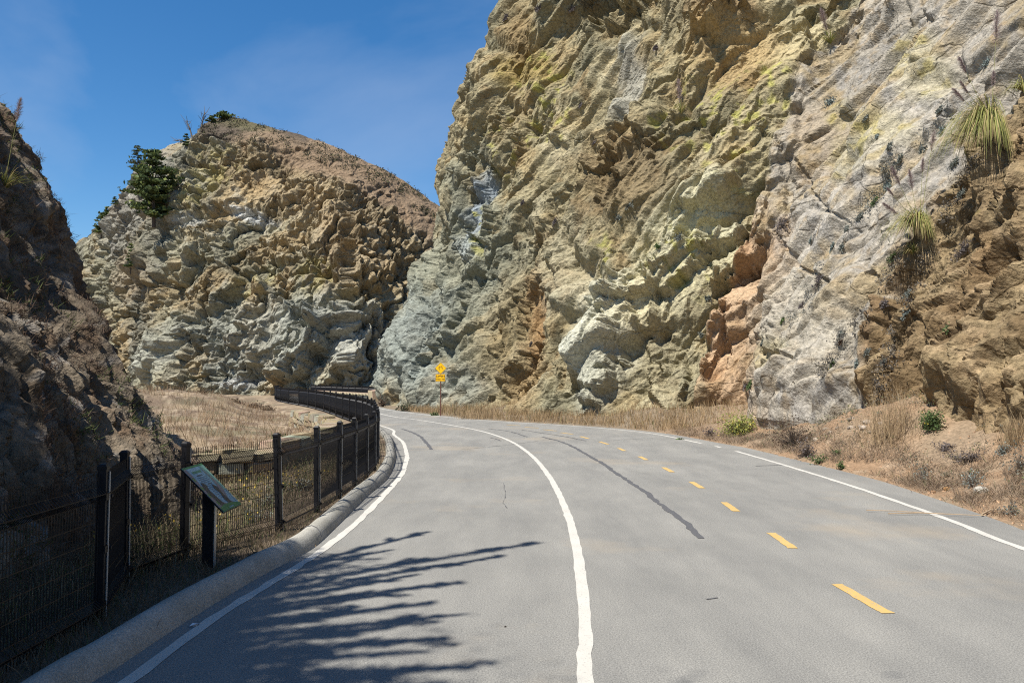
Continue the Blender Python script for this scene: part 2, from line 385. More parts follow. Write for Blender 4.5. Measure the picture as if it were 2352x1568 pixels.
LINE_R = catmull(np.vstack([[[5.4, -8], [5.45, 0], [5.5, 5]], ground_line([(2352, 1260), (2150, 1183), (1900, 1098), (1680, 1033), (1620, 1020), (1500, 996), (1380, 983), (1250, 974), (1150, 968), (1050, 960), (950, 949), (890, 941)]), [(-8.6, 49.5), (-10.6, 57), (-14, 66), (-17.6, 75)]]), 12)
ROAD_R = LINE_R.copy(); ROAD_R[:, :2] += normals2(LINE_R) * np.interp(LINE_R[:, 1], [0, 9, 14, 22, 30, 60], [.55, .55, .8, .55, .4, .35])[:, None]
YEL = [((1922, 1341), (2038, 1408)), ((1762, 1223), (1832, 1259)), ((1653, 1153), (1702, 1174)), ((1584, 1106), (1617, 1121)), ((1519, 1073), (1550, 1084)), ((1464, 1048), (1490, 1056)),
       ((1416, 1029), (1440, 1035)), ((1376, 1014), (1398, 1020)), ((1333, 1002), (1352, 1007)), ((1293, 993), (1310, 997)), ((1256, 986), (1271, 989.5)), ((1214, 980), (1228, 983)), ((1172, 975), (1186, 977.5))]

def dist_signed(P, line):
    """distance of points to a polyline, positive to the right of it"""
    L = resample(line, .5); nr = normals2(L)
    P = np.asarray(P, np.float32); L = L.astype(np.float32)
    def one(c):
        d2 = (c[:, None, 0] - L[None, :, 0]) ** 2 + (c[:, None, 1] - L[None, :, 1]) ** 2; k = d2.argmin(1)
        return k
    k = np.concatenate([one(c) for c in np.array_split(P, max(1, len(P) // 2000))])
    d = P - L[k]
    return (d * nr[k]).sum(1), L[k, 1], np.sqrt((d ** 2).sum(1))
def gz(P):
    P = np.atleast_2d(np.asarray(P, float))[:, :2]
    r, ry, _ = dist_signed(P, ROAD_R); lft, ly, _ = dist_signed(P, KERB_EDGE); lft = -lft
    X, Y = P[:, 0], P[:, 1]
    p3 = np.stack([X, Y, 0 * X], 1)
    nz = fbm(p3 * .45, 4, 5) * .16 + fbm(p3 * 2.3, 3, 9) * .05
    z = np.full(len(P), -.05)
    up = np.interp(ry, [-20, 5, 14, 20, 26, 34, 45, 60], [.9, .9, 1.05, 1.0, .75, .5, .25, .1])
    zr = -.02 + up * sstep(.2, 4.0, r) ** 1.1
    for (gx, gy, sx, sy, h) in [(8.3, 17.8, 1.3, 2.2, .8), (9.3, 11.2, 1.5, 1.9, .7), (8.2, 21.5, 1.2, 1.4, .25)]:
        zr += h * np.exp(-((X - gx) / sx) ** 2 - ((Y - gy) / sy) ** 2)
    z = np.where(r > 0, zr + nz * sstep(.15, 1.6, r) * (1 + 1.2 * sstep(1.2, 2.6, r)), z)
    zl = .03 + .02 * sstep(.1, .6, lft) - .22 * sstep(.7, 3.0, lft)
    away = sstep(1.8, 6.5, lft)
    zl += away * (1.35 * np.exp(-((X + 17.5) / 6) ** 2 - ((Y - 38) / 12) ** 2) + .35 * np.exp(-((X + 10) / 3) ** 2 - ((Y - 24) / 6) ** 2) + .22 * fbm(p3 * .3, 3, 6)) 
    zl += away * 1.0 * np.exp(-((X + 30) / 8) ** 2 - ((Y - 62) / 12) ** 2)
    zl = np.where(X < -32, zl - 5 * sstep(32, 60, -X), zl)
    z = np.where(lft > 0, zl + nz * sstep(.3, 2.5, lft), z)
    return z

# ground sheet: rings round the camera, fine in front of it, out to the horizon
th = np.r_[np.linspace(-180, -50, 40, endpoint=False), np.linspace(-50, 50, 400, endpoint=False), np.linspace(50, 180, 41)]
rr = np.r_[0.0, np.geomspace(2, 110, 270), np.geomspace(130, 6000, 22)]
T, RR = np.meshgrid(np.radians(th), rr, indexing='ij')
GX, GY = (RR * np.sin(T)).ravel(), (RR * np.cos(T)).ravel()
GP2 = np.stack([GX, GY], 1); GZ = gz(GP2)
far = sstep(90, 200, RR.ravel()); GZ = GZ * (1 - far) + far * -1.0
p3 = np.stack([GX, GY, GZ], 1)
gr, gry, _ = dist_signed(GP2, ROAD_R); gl, _, _ = dist_signed(GP2, KERB_EDGE)
n1, n2 = fbm(p3 * .8, 4, 31), fbm(p3 * 3.1, 3, 32)
def mixc(a, b, t): return a * (1 - t[:, None]) + b * t[:, None]
soil_r = mixc(np.tile(rock(184, 148, 110), (len(GX), 1)), rock(176, 150, 118), sstep(-.3, .4, n1))
soil_r = mixc(soil_r, rock(200, 170, 135), sstep(.15, .5, n2))
soil_r = mixc(soil_r, rock(160, 142, 116), sstep(24, 30, gry)) * .78
soil_l = mixc(np.tile(rock(168, 146, 114), (len(GX), 1)), rock(128, 108, 88), sstep(-.3, .3, n1))
soil_l = mixc(soil_l, rock(190, 168, 138), sstep(.1, .45, n2)); soil_l = mixc(soil_l, rock(120, 116, 86), sstep(.1, .4, fbm(p3 * .5 + 3, 3, 35)) * .6)
nearl = sstep(14, 9, GY); soil_l = mixc(soil_l, rock(104, 90, 72), nearl * .8)  # shade painted in: left soil darkened towards the camera
gcol = np.where((gl < 0)[:, None], soil_l, soil_r)
ground = mesh_np('ground', p3, grid_faces(len(th), len(rr)), M['ground'], col=gcol, smooth=True); tag(ground, kind='structure')

# road and its painted lines
def strip(name, a, b, z, mat, parent=None, ncross=2):
    w = np.linspace(0, 1, ncross)
    V = np.concatenate([(a[:, None, :2] * (1 - w)[None, :, None] + b[:, None, :2] * w[None, :, None]), np.full((len(a), ncross, 1), z)], 2)
    return mesh_np(name, V, grid_faces(len(a), ncross)[:, ::-1], mat, parent)
NR = 240
def eq(line, n=NR):
    d = np.r_[0, np.cumsum(np.linalg.norm(np.diff(line, axis=0), axis=1))]; s = np.linspace(0, d[-1], n)
    return np.stack([np.interp(s, d, line[:, k]) for k in range(2)], 1)
road = strip('road', eq(KERB_EDGE) - normals2(eq(KERB_EDGE)) * .06, eq(ROAD_R), 0.0, M['road'], ncross=3); tag(road, kind='structure')
rng = np.random.default_rng(4)
def painted(name, line, w, z, mat, wob=.008, step=.06):
    p = resample(line, step); nr = normals2(p)
    s = np.arange(len(p)) * step
    e1 = w / 2 + wob * (np.interp(s, s[::3], rng.normal(0, 1, len(s[::3]))) if len(s) > 6 else 0)
    e2 = w / 2 + wob * (np.interp(s, s[::3], rng.normal(0, 1, len(s[::3]))) if len(s) > 6 else 0)
    return strip(name, p - nr * (e1 * np.ones(len(p)))[:, None], p + nr * (e2 * np.ones(len(p)))[:, None], z, mat, road)
tag(painted('edge_line', LINE_L[LINE_L[:, 1] > -6], .095, .004, M['white'], .006), 'white line beside the kerb')
tag(painted('lane_line', LINE_C[LINE_C[:, 1] > -6], .098, .004, M['white'], .004), 'solid white line down the middle of the road')
ya, yb = gp(1684, 1034)[1], gp(1618, 1020)[1]
tag(painted('edge_line', LINE_R[(LINE_R[:, 1] < ya) & (LINE_R[:, 1] > -6)], .1, .004, M['white'], .006), 'white line along the right verge')
painted('edge_line', LINE_R[LINE_R[:, 1] > yb], .1, .004, M['white'], .006)
mid = gp(1650, 1026); painted('paint_patch', np.array([mid[:2] - (.0, .22), mid[:2] + (-.02, .22)]), .1, .004, M['white'], .004, .05)
for a, b in YEL:                                   # opposite corners of every yellow dash
    A, B = gp(*a), gp(*b)
    k = int(np.argmin(np.linalg.norm(LINE_R - (A + B)[:2] / 2, axis=1)))
    t = np.gradient(LINE_R, axis=0)[k]; t /= np.linalg.norm(t)
    L = abs(np.dot((A - B)[:2], t)); c = (A + B)[:2] / 2; L = min(max(L, .75), .95)
    painted('yellow_dash', np.array([c - t * L / 2, c + t * L / 2]), .1, .004, M['ypaint'], .004, .03)
def seal(px, w, wob=.02, name='tar_seal'):
    p = catmull(ground_line(px), 8); q = resample(p, .05)
    q = q + normals2(q) * (fbm(np.c_[q * 2.2, q[:, :1] * 0], 3, 77) * .035)[:, None]
    return painted(name, q, w, .0045, M['tar'], wob, .05)
seal([(1612, 1236), (1585, 1212), (1560, 1190), (1500, 1145), (1470, 1122), (1420, 1090), (1390, 1068), (1350, 1045), (1315, 1025), (1285, 1013), (1245, 1003)], .085, .01)
seal([(992, 1032), (972, 1008), (955, 996), (925, 985)], .09, .01)
seal([(1210, 1003), (1172, 991), (1120, 984)], .05, .01); seal([(1345, 1012), (1290, 1001), (1250, 995), (1200, 987)], .05, .01); seal([(1150, 1012), (1140, 1008), (1126, 1005)], .06, .01)
def crack(px, w=.012): return seal(px, w, .005, 'crack')
crack([(1157, 1108), (1160, 1130), (1158, 1150), (1163, 1168)], .006); crack([(1060, 1032), (1180, 1020), (1265, 1008)], .018)
crack([(1735, 1070), (1780, 1068), (1800, 1068)], .03); crack([(1620, 1375), (1645, 1371)], .02)
crack([(1500, 1006), (1440, 1009), (1390, 1012)], .02)
# asphalt patch pieces of the right shoulder line
# ------------------------------------------------------------------ kerb: a rounded concrete berm
kp = resample(KERB_EDGE[(KERB_EDGE[:, 1] > -6)], .12); kn = normals2(kp)
ks = np.arange(len(kp)) * .12
prof = [(0.02, -.02), (.0, .04), (-.02, .095), (-.06, .14), (-.11, .16), (-.165, .148), (-.205, .11), (-.222, .06), (-.228, -.02)]
wv = 1 + .05 * fbm(np.c_[kp * .9, kp[:, :1] * 0], 3, 3)
V = np.stack([np.c_[kp + kn * (u * wv)[:, None], np.full(len(kp), h) * (wv if h > 0 else 1)] for u, h in prof], 1)
kerb = mesh_np('kerb', V, grid_faces(len(kp), len(prof)), M['kerb'], smooth=True); tag(kerb, kind='structure')
for yy in (8.9, 15.4, 20.5):                        # joints
    k = int(np.argmin(abs(kp[:, 1] - yy))); mb = MB()
    mb.tube([(*(kp[k] + kn[k] * (u * 1.02)), h * 1.02 + .001) for u, h in prof[1:-1]], .006, 4); mb.build('joint', M['tar'], kerb)
# ------------------------------------------------------------------ rock faces
def blob(px, py, wn_, cx, cy, rx, ry, ang=0, soft=.45, warp=.55):
    a = R(ang); dx, dy = px - cx, py - cy
    u = (dx * math.cos(a) + dy * math.sin(a)) / rx; v = (-dx * math.sin(a) + dy * math.cos(a)) / ry
    d = np.sqrt(u * u + v * v) + warp * wn_
    return sstep(1 + soft, 1 - soft, d)
def poly_mask(px, py, poly, warp=None, soft=10.0):
    """signed distance to a pixel outline, turned into a soft mask"""
    P = np.array(poly, float); inside = np.zeros(px.shape, bool); dmin = np.full(px.shape, 1e9)
    for k in range(len(P)):
        (x1, y1), (x2, y2) = P[k], P[(k + 1) % len(P)]
        c = ((y1 > py) != (y2 > py)); t = (x2 - x1) * (py - y1) / (y2 - y1 + 1e-9) + x1
        inside ^= c & (px < t)
        ex, ey = x2 - x1, y2 - y1; s = np.clip(((px - x1) * ex + (py - y1) * ey) / (ex * ex + ey * ey), 0, 1)
        dmin = np.minimum(dmin, np.hypot(px - x1 - s * ex, py - y1 - s * ey))
    sd = np.where(inside, dmin, -dmin)
    if warp is not None: sd = sd + warp
    return sstep(-soft, soft, sd)
def face_surface(foot, seen, rows, density, inward, h0=-1.2):
    """foot: rows of X, Y, z, slope, lean direction x, y, height; returns the undisplaced grid, its normals and heights"""
    fine = catmull(foot, 40)
    ln = np.linalg.norm(np.diff(fine[:, :2], axis=0), axis=1)
    dist = np.linalg.norm(fine[:, :2], axis=1)
    w = ln / (density * np.maximum(.5 * (dist[1:] + dist[:-1]), 8))
    ym = .5 * (fine[1:, 1] + fine[:-1, 1]); w = np.where((ym < seen[0]) | (ym > seen[1]), w * .25, w)
    s = np.r_[0, np.cumsum(w)]; n = int(s[-1]); u = np.linspace(0, s[-1], n)
    C = np.stack([np.interp(u, s, fine[:, k]) for k in range(fine.shape[1])], 1)
    L = C[:, 4:6] / np.linalg.norm(C[:, 4:6], axis=1)[:, None]
    t = np.linspace(0, 1, rows)
    H = h0 + (C[:, 6:7] - h0) * t[None, :]
    inn = inward(C, H)
    P = np.stack([C[:, 0:1] + L[:, 0:1] * inn, C[:, 1:2] + L[:, 1:2] * inn, C[:, 2:3] + H], 2)
    du, dv = np.gradient(P, axis=0), np.gradient(P, axis=1)
    N = np.cross(du, dv); N /= np.linalg.norm(N, axis=2)[:, :, None] + 1e-9
    out = -np.concatenate([L[:, None, :] * np.ones((1, rows, 1)), np.zeros((n, rows, 1))], 2)
    N = np.where(((N * out).sum(2) < 0)[:, :, None], -N, N)
    return C, P, N, H
def rough_rock(P, basis, specs, seed, stretch=(.45, 1, 1), warp=.35, crackw=.05):
    q = np.stack([P @ b for b in basis], -1) * np.array(stretch)
    wv = np.stack([fbm(P * .35 + 31 * k, 3, seed + 50 + k) for k in range(3)], -1)
    q = q + warp * wv * 2.0
    d = np.zeros(P.shape[:-1]); outs = []
    ca, sa = math.cos(.7), math.sin(.7); broken = .38 + .95 * sstep(-.2, .25, fbm(P * (1.6 / specs[0][0]) + 5, 3, seed + 90))
    for k, (sc, amp, cr) in enumerate(specs):
        if k < 2:
            v, gap = facets(q / sc + 3.7 * k, seed + k, 1.0, .1); d = d + .6 * amp * v - amp * cr * np.exp(-(gap / crackw) ** 2 * .5)
        q = np.stack([q[..., 0] * ca - q[..., 1] * sa, q[..., 0] * sa + q[..., 1] * ca, q[..., 2]], -1) if k % 2 else np.stack([q[..., 0], q[..., 1] * ca - q[..., 2] * sa, q[..., 1] * sa + q[..., 2] * ca], -1)
        w = planes(q / sc + 1.7 * k, seed + 20 + k); d = d + amp * 1.5 * w * (broken if k >= 2 else 1)
        if k >= 2: v = w
        outs.append(v)
    return d, outs
def ledges(P, tdir, step, seed, wob=.5):
    """bedding: every layer swells out slowly and breaks off sharply"""
    x = (P @ tdir) / step + wob * fbm(P * (.35 / step), 3, seed) * 1.6
    f = x - np.floor(x)
    return f * sstep(1.0, .9, f) - .45
def unit(v): v = np.array(v, float); return v / np.linalg.norm(v)

# --- the big cliff on the right of the road
foot = [  # X, Y, z, slope, lean x, lean y, height
    (26, 78, 0, 66, .3, -1, 34), (10, 75, 0, 68, .4, -1, 36), (-3, 69, 0, 70, .7, -.7, 38), (-8.2, 61, 0, 72, 1, -.15, 40), (-8.7, 55.5, 0, 72, 1, .12, 40), (-7, 49, .1, 72, .95, .3, 40),
    (-3.9, 43.4, .2, 70, .85, .5, 40), (-.7, 38, .35, 68, .75, .66, 38), (2.6, 33.2, .45, 67, .72, .7, 36), (5.6, 31, .5, 65, .76, .65, 34), (8.2, 29.4, .5, 63, .85, .52, 31), (8.6, 27.2, .5, 61, .92, .4, 28),
    (8.0, 24.8, .5, 60, .95, .3, 25), (8.2, 22, .6, 59, .96, .27, 23), (8.9, 18.5, .7, 59, .97, .22, 20), (9.3, 15.5, .8, 60, .98, .2, 17), (9.3, 12.8, .7, 60, 1, .1, 15), (9.4, 9.5, .7, 58, 1, 0, 14), (9.8, 4, .7, 57, 1, -.05, 14), (11.5, -6, .7, 57, 1, -.1, 14)]
NOSE_H = [-2, 0, 4.5, 7.5, 10, 14, 16.5, 18, 21.5, 25, 28.5, 35, 42]; NOSE_I = [-.3, 0, .6, 2.0, 2.9, 3.2, 3.6, 4.0, 5.1, 6.6, 8.6, 13.5, 20]
def inward_cliff(C, H):
    base = H / np.tan(np.radians(C[:, 3:4])); base = np.where(H < 0, H * .15, base)
    top = C[:, 6:7]; base = base + np.maximum(0, H - .8 * top) ** 2 * .25
    wn_ = sstep(40, 50, C[:, 1:2])
    return base * (1 - wn_) + np.interp(H, NOSE_H, NOSE_I) * wn_
C, P, N, H = face_surface(foot, (10.5, 61), 590, .0023, inward_cliff)
px, py = proj(P)
WN = fbm(P * .55, 4, 71); WF = fbm(P * 2.2, 3, 72)
SLAB = [(2010, -40), (1960, 40), (1890, 120), (1835, 200), (1800, 290), (1768, 420), (1735, 520), (1700, 620), (1655, 700), (1625, 800), (1600, 960), (1620, 1100), (2060, 1100), (2010, 960), (2030, 860), (2080, 720), (2120, 620), (2180, 520), (2250, 400), (2352, 280), (2600, 120), (2700, -400), (2100, -400)]
BANK = [(2010, 960), (2030, 860), (2080, 720), (2120, 620), (2180, 520), (2250, 400), (2352, 280), (2700, -60), (3600, -300), (3600, 1400), (2060, 1400)]
slab = poly_mask(px, py, SLAB, WN * 26, 9); bank = poly_mask(px, py, BANK, WN * 34, 22)
orange_zone = blob(px, py, WN, 1690, 760, 130, 260, 15, .4, .7) * (1 - bank)
rgt, upf = unit((.66, -.75, 0)), unit((.38, .33, .87))
sdir = unit(.55 * rgt + .83 * upf); tdir = unit(.83 * rgt - .55 * upf); ndir = np.cross(sdir, tdir)
dA, oA = rough_rock(P, (sdir, tdir, ndir), [(7.0, 1.2, .38), (3.0, .7, .5), (1.4, .44, .3), (.66, .27, .35), (.33, .18, .3), (.17, .09, 0)], 11, (.45, 1, 1), .15)
lm = fbm(P * .28, 3, 27)
dA += .45 * (ridged(P * .2, 3, 21, .5) - .8) + .7 * planes(np.stack([P @ sdir * .18, P @ tdir, P @ ndir], -1) / 1.7 + 3.1, 29) + .34 * planes(np.stack([P @ unit(sdir + .3 * rgt) * .2, P @ tdir, P @ ndir], -1) / .7 + 1.3, 30) + .36 * sstep(-.2, .25, lm) * ledges(P, tdir, 2.1, 25, .3) + .2 * sstep(.2, -.25, lm) * ledges(P, unit(tdir + .4 * upf), .8, 26) + .065 * ledges(P, tdir, .34, 28, .8)
s2 = unit(.62 * unit((.3, -.95, 0)) + .78 * unit((.5, .15, .85))); t2 = unit(.78 * unit((.3, -.95, 0)) - .62 * unit((.5, .15, .85))); n2_ = np.cross(s2, t2)
dS, oS = rough_rock(P, (s2, t2, n2_), [(4.2, .7, .45), (1.9, .34, .6), (.8, .17, .35), (.36, .11, .3), (.17, .06, .3)], 41, (.5, 1, .8), .25, .06)
dS += .34 * ledges(P, t2, 2.6, 45, .2) + .05 * ledges(P, t2, .8, 46, .6)
s3 = unit((.45, .1, .9)); t3 = unit((0, -1, .1)); n3 = np.cross(s3, t3)
dB, oB = rough_rock(P, (s3, t3, n3), [(2.4, .6, .2), (.95, .34, .3), (.42, .19, .4), (.19, .09, .4)], 61, (.7, 1, 1), .4)
dB += .4 * ledges(P, unit((.1, -.8, -.6)), 1.5, 65) + .16 * ledges(P, unit((0, -.8, -.6)), .7, 64) + .08 * ledges(P, unit((0, -.9, -.4)), .33, 67) + .25 * (ridged(P * np.array([.8, .8, .3]), 4, 66, .55) - .8)
disp = dA * (1 - slab) * (1 - bank) + slab * (1 - bank) * (dS + .9 + .15 * dA * orange_zone * 3) + bank * (dB + .75)
# single features seen in the photograph: + stands out, - is hollow
FEAT = [(1400, 20, 55, 45, 0, -1.8), (1340, -30, 50, 40, 0, 1.2), (1470, -30, 60, 40, 0, 1.0), (1930, 60, 60, 80, 20, -1.3), (1640, 30, 50, 60, 20, .9), (1395, 420, 30, 45, 0, -.8), (1390, 350, 60, 22, -35, .7),
        (1570, 615, 150, 26, -26, .8), (1600, 580, 120, 26, -22, .5), (1620, 470, 70, 22, -20, .7), (1640, 520, 80, 14, -15, -.7), (1660, 720, 30, 20, 0, -.9), (1375, 800, 42, 120, 8, .8), (1300, 850, 20, 70, 5, -.6), (1455, 820, 25, 90, 0, -.5),
        (1200, 720, 30, 130, 5, -1.0), (1180, 850, 30, 60, 10, -.8), (1095, 470, 24, 80, -15, .7), (1060, 560, 30, 25, 0, .5), (1075, 640, 50, 20, 0, -.5), (1285, 470, 60, 18, -45, -.6), (1230, 250, 18, 45, 20, -.5), (1150, 330, 40, 60, 0, .5),
        (1690, 650, 70, 16, -20, -1.0), (1700, 610, 90, 25, -30, .9), (1830, 480, 14, 110, -14, -.35), (1900, 640, 150, 7, 38, -.3), (1860, 420, 150, 7, 42, -.28), (1650, 850, 26, 80, 10, -.8), (1800, 760, 60, 50, 0, .35), (1840, 850, 50, 10, 20, -.4), (1000, 760, 25, 100, 25, .7), (960, 820, 16, 90, 25, -.5),
        (985, 650, 12, 120, 14, -.8), (1480, 700, 18, 60, 0, -.6), (1530, 880, 30, 60, 0, .5), (1640, 780, 18, 120, 12, .5), (1100, 760, 20, 80, 8, -.5), (1730, 560, 22, 60, 0, -.5), (1500, 300, 60, 30, -30, .6), (1560, 340, 60, 20, -30, -.7), (1700, 380, 40, 16, -20, -.8)]
for fx, fy, frx, fry, fa, fd in FEAT:
    disp += (fd if fd > 0 else fd * .6) * blob(px, py, WN + .6 * WF, fx, fy, frx, fry, fa, .2, .85)
fade = sstep(-.4, .8, H)
P = P + N * (disp * (.35 + .65 * fade))[..., None]
tone = oA[1] * (1 - slab) * (1 - bank) + oS[0] * slab * (1 - bank) + oB[1] * bank        # block to block
tone2 = oA[2] * (1 - slab) + oS[1] * slab
base = np.tile(rock(164, 150, 116), (*px.shape, 1))
def over(c, m): 
    global base
    base = base * (1 - m[..., None]) + np.asarray(c) * m[..., None]
over(rock(176, 154, 112), sstep(-.1, .45, WN)); over(rock(142, 136, 112), sstep(.05, .5, fbm(P * .3, 4, 81)) * .8)
over(rock(150, 124, 84), sstep(.1, .5, fbm(P * .7 + 9, 4, 82)) * .7); over(rock(190, 178, 148), sstep(.15, .4, tone2) * .5)
over(rock(142, 144, 130), blob(px, py, WN, 1040, 640, 95, 260, 12) * .75); over(rock(152, 160, 158), blob(px, py, WN, 945, 800, 60, 130, 20) * .7); over(rock(148, 154, 150), blob(px, py, WN, 1010, 890, 80, 60) * .6)
over(rock(150, 158, 168), blob(px, py, WN, 1090, 470, 28, 85, 12, .35)); over(rock(172, 176, 172), blob(px, py, WN, 1062, 565, 28, 25))
over(rock(168, 142, 78), blob(px, py, WN, 1215, 165, 70, 45) * .85); over(rock(150, 120, 74), blob(px, py, WN, 1200, 90, 40, 60) * .6)
over(rock(172, 128, 78), blob(px, py, WN, 1205, 740, 28, 130, 6) * .75); over(rock(160, 138, 98), blob(px, py, WN, 1140, 760, 50, 150, 6) * .5); over(rock(166, 134, 90), blob(px, py, WN, 1180, 880, 40, 60) * .5)
over(rock(146, 118, 80), blob(px, py, WN, 1430, 400, 100, 110, -20) * .6); over(rock(205, 186, 140), blob(px, py, WN, 1780, 110, 100, 90) * .55); over(rock(190, 150, 90), blob(px, py, WN, 1690, 130, 100, 100) * .5)
over(rock(122, 98, 72), blob(px, py, WN, 1660, 30, 80, 50) * .6); over(rock(176, 172, 164), blob(px, py, WN, 1440, 180, 40, 90, 10) * .7); over(rock(206, 198, 166), blob(px, py, WN, 1580, 560, 150, 90, -25) * .8)
over(rock(206, 194, 156), blob(px, py, WN, 1560, 660, 170, 45, -25) * .85); over(rock(208, 206, 190), blob(px, py, WN, 1375, 790, 62, 150, 8) * .85); over(rock(190, 178, 146), blob(px, py, WN, 1500, 780, 110, 140) * .5)
over(rock(198, 186, 158), blob(px, py, WN, 1290, 620, 70, 120) * .4)
lich = sstep(.12, .42, WF + .5 * fbm(P * .8, 3, 91))
for b_ in [(1690, 300, 110, 70), (1610, 270, 60, 90), (1760, 200, 60, 60), (1540, 290, 40, 50), (1240, 180, 60, 60), (1160, 330, 40, 70), (1200, 300, 50, 30), (1380, 600, 26, 60), (1560, 590, 90, 60), (1660, 620, 70, 100), (1690, 400, 60, 50), (2150, 180, 60, 80), (2060, 300, 60, 40), (2010, 400, 70, 60), (1090, 520, 20, 60), (1280, 250, 30, 80)]:
    over(rock(184, 176, 84), blob(px, py, WN, *b_) * lich * .85)
slabc = np.tile(rock(184, 174, 156), (*px.shape, 1))
def mixg(a, c, m): return a * (1 - m[..., None]) + np.asarray(c) * m[..., None]
slabc = mixg(slabc, rock(180, 160, 122), sstep(-.05, .4, WN)); slabc = mixg(slabc, rock(168, 162, 152), sstep(.0, .4, fbm(P * 1.3, 4, 95)) * .7)
slabc = mixg(slabc, rock(172, 146, 104), sstep(.12, .4, WF) * .5); slabc = mixg(slabc, rock(196, 158, 112), orange_zone * .8)
slabc = mixg(slabc, rock(176, 130, 82), blob(px, py, WN, 1690, 600, 40, 60, 20) * .6 + blob(px, py, WN, 1650, 880, 24, 60) * .5); slabc = mixg(slabc, rock(214, 178, 136), blob(px, py, WN, 1690, 700, 60, 50) * .7 + blob(px, py, WN, 1660, 800, 36, 60) * .5)
slabc = mixg(slabc, rock(188, 178, 156), blob(px, py, WN, 1880, 760, 130, 120) * .6); slabc = mixg(slabc, rock(184, 150, 94), blob(px, py, WN, 1900, 350, 80, 100) * .35)
for b_ in [(2150, 170, 60, 70), (2070, 320, 60, 40), (2000, 380, 60, 50), (1950, 280, 40, 30), (1830, 850, 40, 40)]: slabc = mixg(slabc, rock(190, 176, 88), blob(px, py, WN, *b_) * (.4 + .6 * lich) * .6)
base = mixg(base, slabc, slab)
bankc = np.tile(rock(164, 140, 104), (*px.shape, 1)); bankc = mixg(bankc, rock(140, 114, 80), sstep(-.1, .3, WN)); bankc = mixg(bankc, rock(190, 160, 122), sstep(.05, .35, WF) * .6)
bankc = mixg(bankc, rock(168, 152, 74), blob(px, py, WN, 2330, 570, 40, 60) * lich * .7); bankc = mixg(bankc, rock(128, 100, 68), sstep(.1, .4, fbm(P * .9, 3, 97)) * .5)
base = mixg(base, bankc, bank)
base *= (1 + .2 * tone + .2 * fbm(P * 5, 3, 99))[..., None] * (1 - (1 - np.array([.985, 1.0, .94])) * (1 - slab)[..., None])
cliff = mesh_np('cliff_face', P, grid_faces(*px.shape), M['cliff'], col=np.clip(base, .01, .9).reshape(-1, 3)); tag(cliff, kind='structure')
CLIFF = (P[::2, ::2].reshape(-1, 3), N[::2, ::2].reshape(-1, 3)); CLIFF_PX = proj(CLIFF[0])

# --- the bank on the left behind the fence
footl = [(-3.9, -9, -.2, 61, -1, 0, 12), (-3.9, -3, -.2, 61, -1, 0, 12), (-4.0, 2, -.2, 61, -1, 0, 12), (-4.2, 5.5, -.2, 61, -1, .02, 11), (-4.55, 8.5, -.2, 62, -1, .05, 10), (-4.95, 11, -.2, 62, -.99, .1, 9), (-5.65, 13.2, -.2, 62, -.97, .18, 8.6), (-6.8, 15, -.2, 61, -.92, .32, 8), (-8.8, 16.8, -.1, 58, -.78, .6, 7.5), (-12, 18, 0, 54, -.5, .9, 7), (-18, 19, 0, 52, -.3, 1, 7)]
def inward_left(C, H):
    b = np.where(H < 0, H * .3, H / np.tan(np.radians(C[:, 3:4])))
    return b + np.maximum(0, H - (C[:, 6:7] - 1.6)) ** 2 * 1.2 - 1.1 * sstep(8.5, 12.5, C[:, 1:2]) * np.exp(-np.maximum(H, 0) / 1.1)
Cl, Pl, Nl, Hl = face_surface(footl, (5, 17.5), 380, .0036, inward_left, -.8)
lx, ly = proj(Pl); wl_ = fbm(Pl * .8, 4, 171); wf_ = fbm(Pl * 3, 3, 172)
sl = unit((-.42, -.18, .88)); tl = unit((.1, 1, .15)); nl_ = np.cross(sl, tl)
dl, ol = rough_rock(Pl, (sl, tl, nl_), [(3.0, .3, .2), (1.2, .2, .35), (.5, .12, .45), (.22, .075, .45), (.1, .045, .3)], 111, (.4, 1, 1), .35)
dl += .2 * ledges(Pl, unit((.2, 1, -.35)), .7, 125) + .1 * ledges(Pl, unit((.2, 1, -.2)), .25, 126) + .15 * (ridged(Pl * np.array([.7, .7, .3]), 4, 121, .55) - .8)
Pl = Pl + Nl * (dl * (.5 + .5 * sstep(-.2, .8, Hl)))[..., None]
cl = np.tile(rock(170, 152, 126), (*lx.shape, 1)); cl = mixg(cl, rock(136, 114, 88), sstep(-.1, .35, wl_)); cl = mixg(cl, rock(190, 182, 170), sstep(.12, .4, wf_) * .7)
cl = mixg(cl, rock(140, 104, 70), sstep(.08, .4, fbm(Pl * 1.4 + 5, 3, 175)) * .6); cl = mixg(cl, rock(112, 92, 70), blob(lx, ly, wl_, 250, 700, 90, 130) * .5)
cl *= .52 * (1 + .35 * ol[1] + .3 * fbm(Pl * 8, 3, 177))[..., None]  # rock colour lowered over the whole bank to deepen its shade
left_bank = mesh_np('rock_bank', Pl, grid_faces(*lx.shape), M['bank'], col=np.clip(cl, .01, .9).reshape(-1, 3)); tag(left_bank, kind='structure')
LBANK = (Pl[::2, ::2].reshape(-1, 3), Nl[::2, ::2].reshape(-1, 3)); LBANK_PX = proj(LBANK[0])

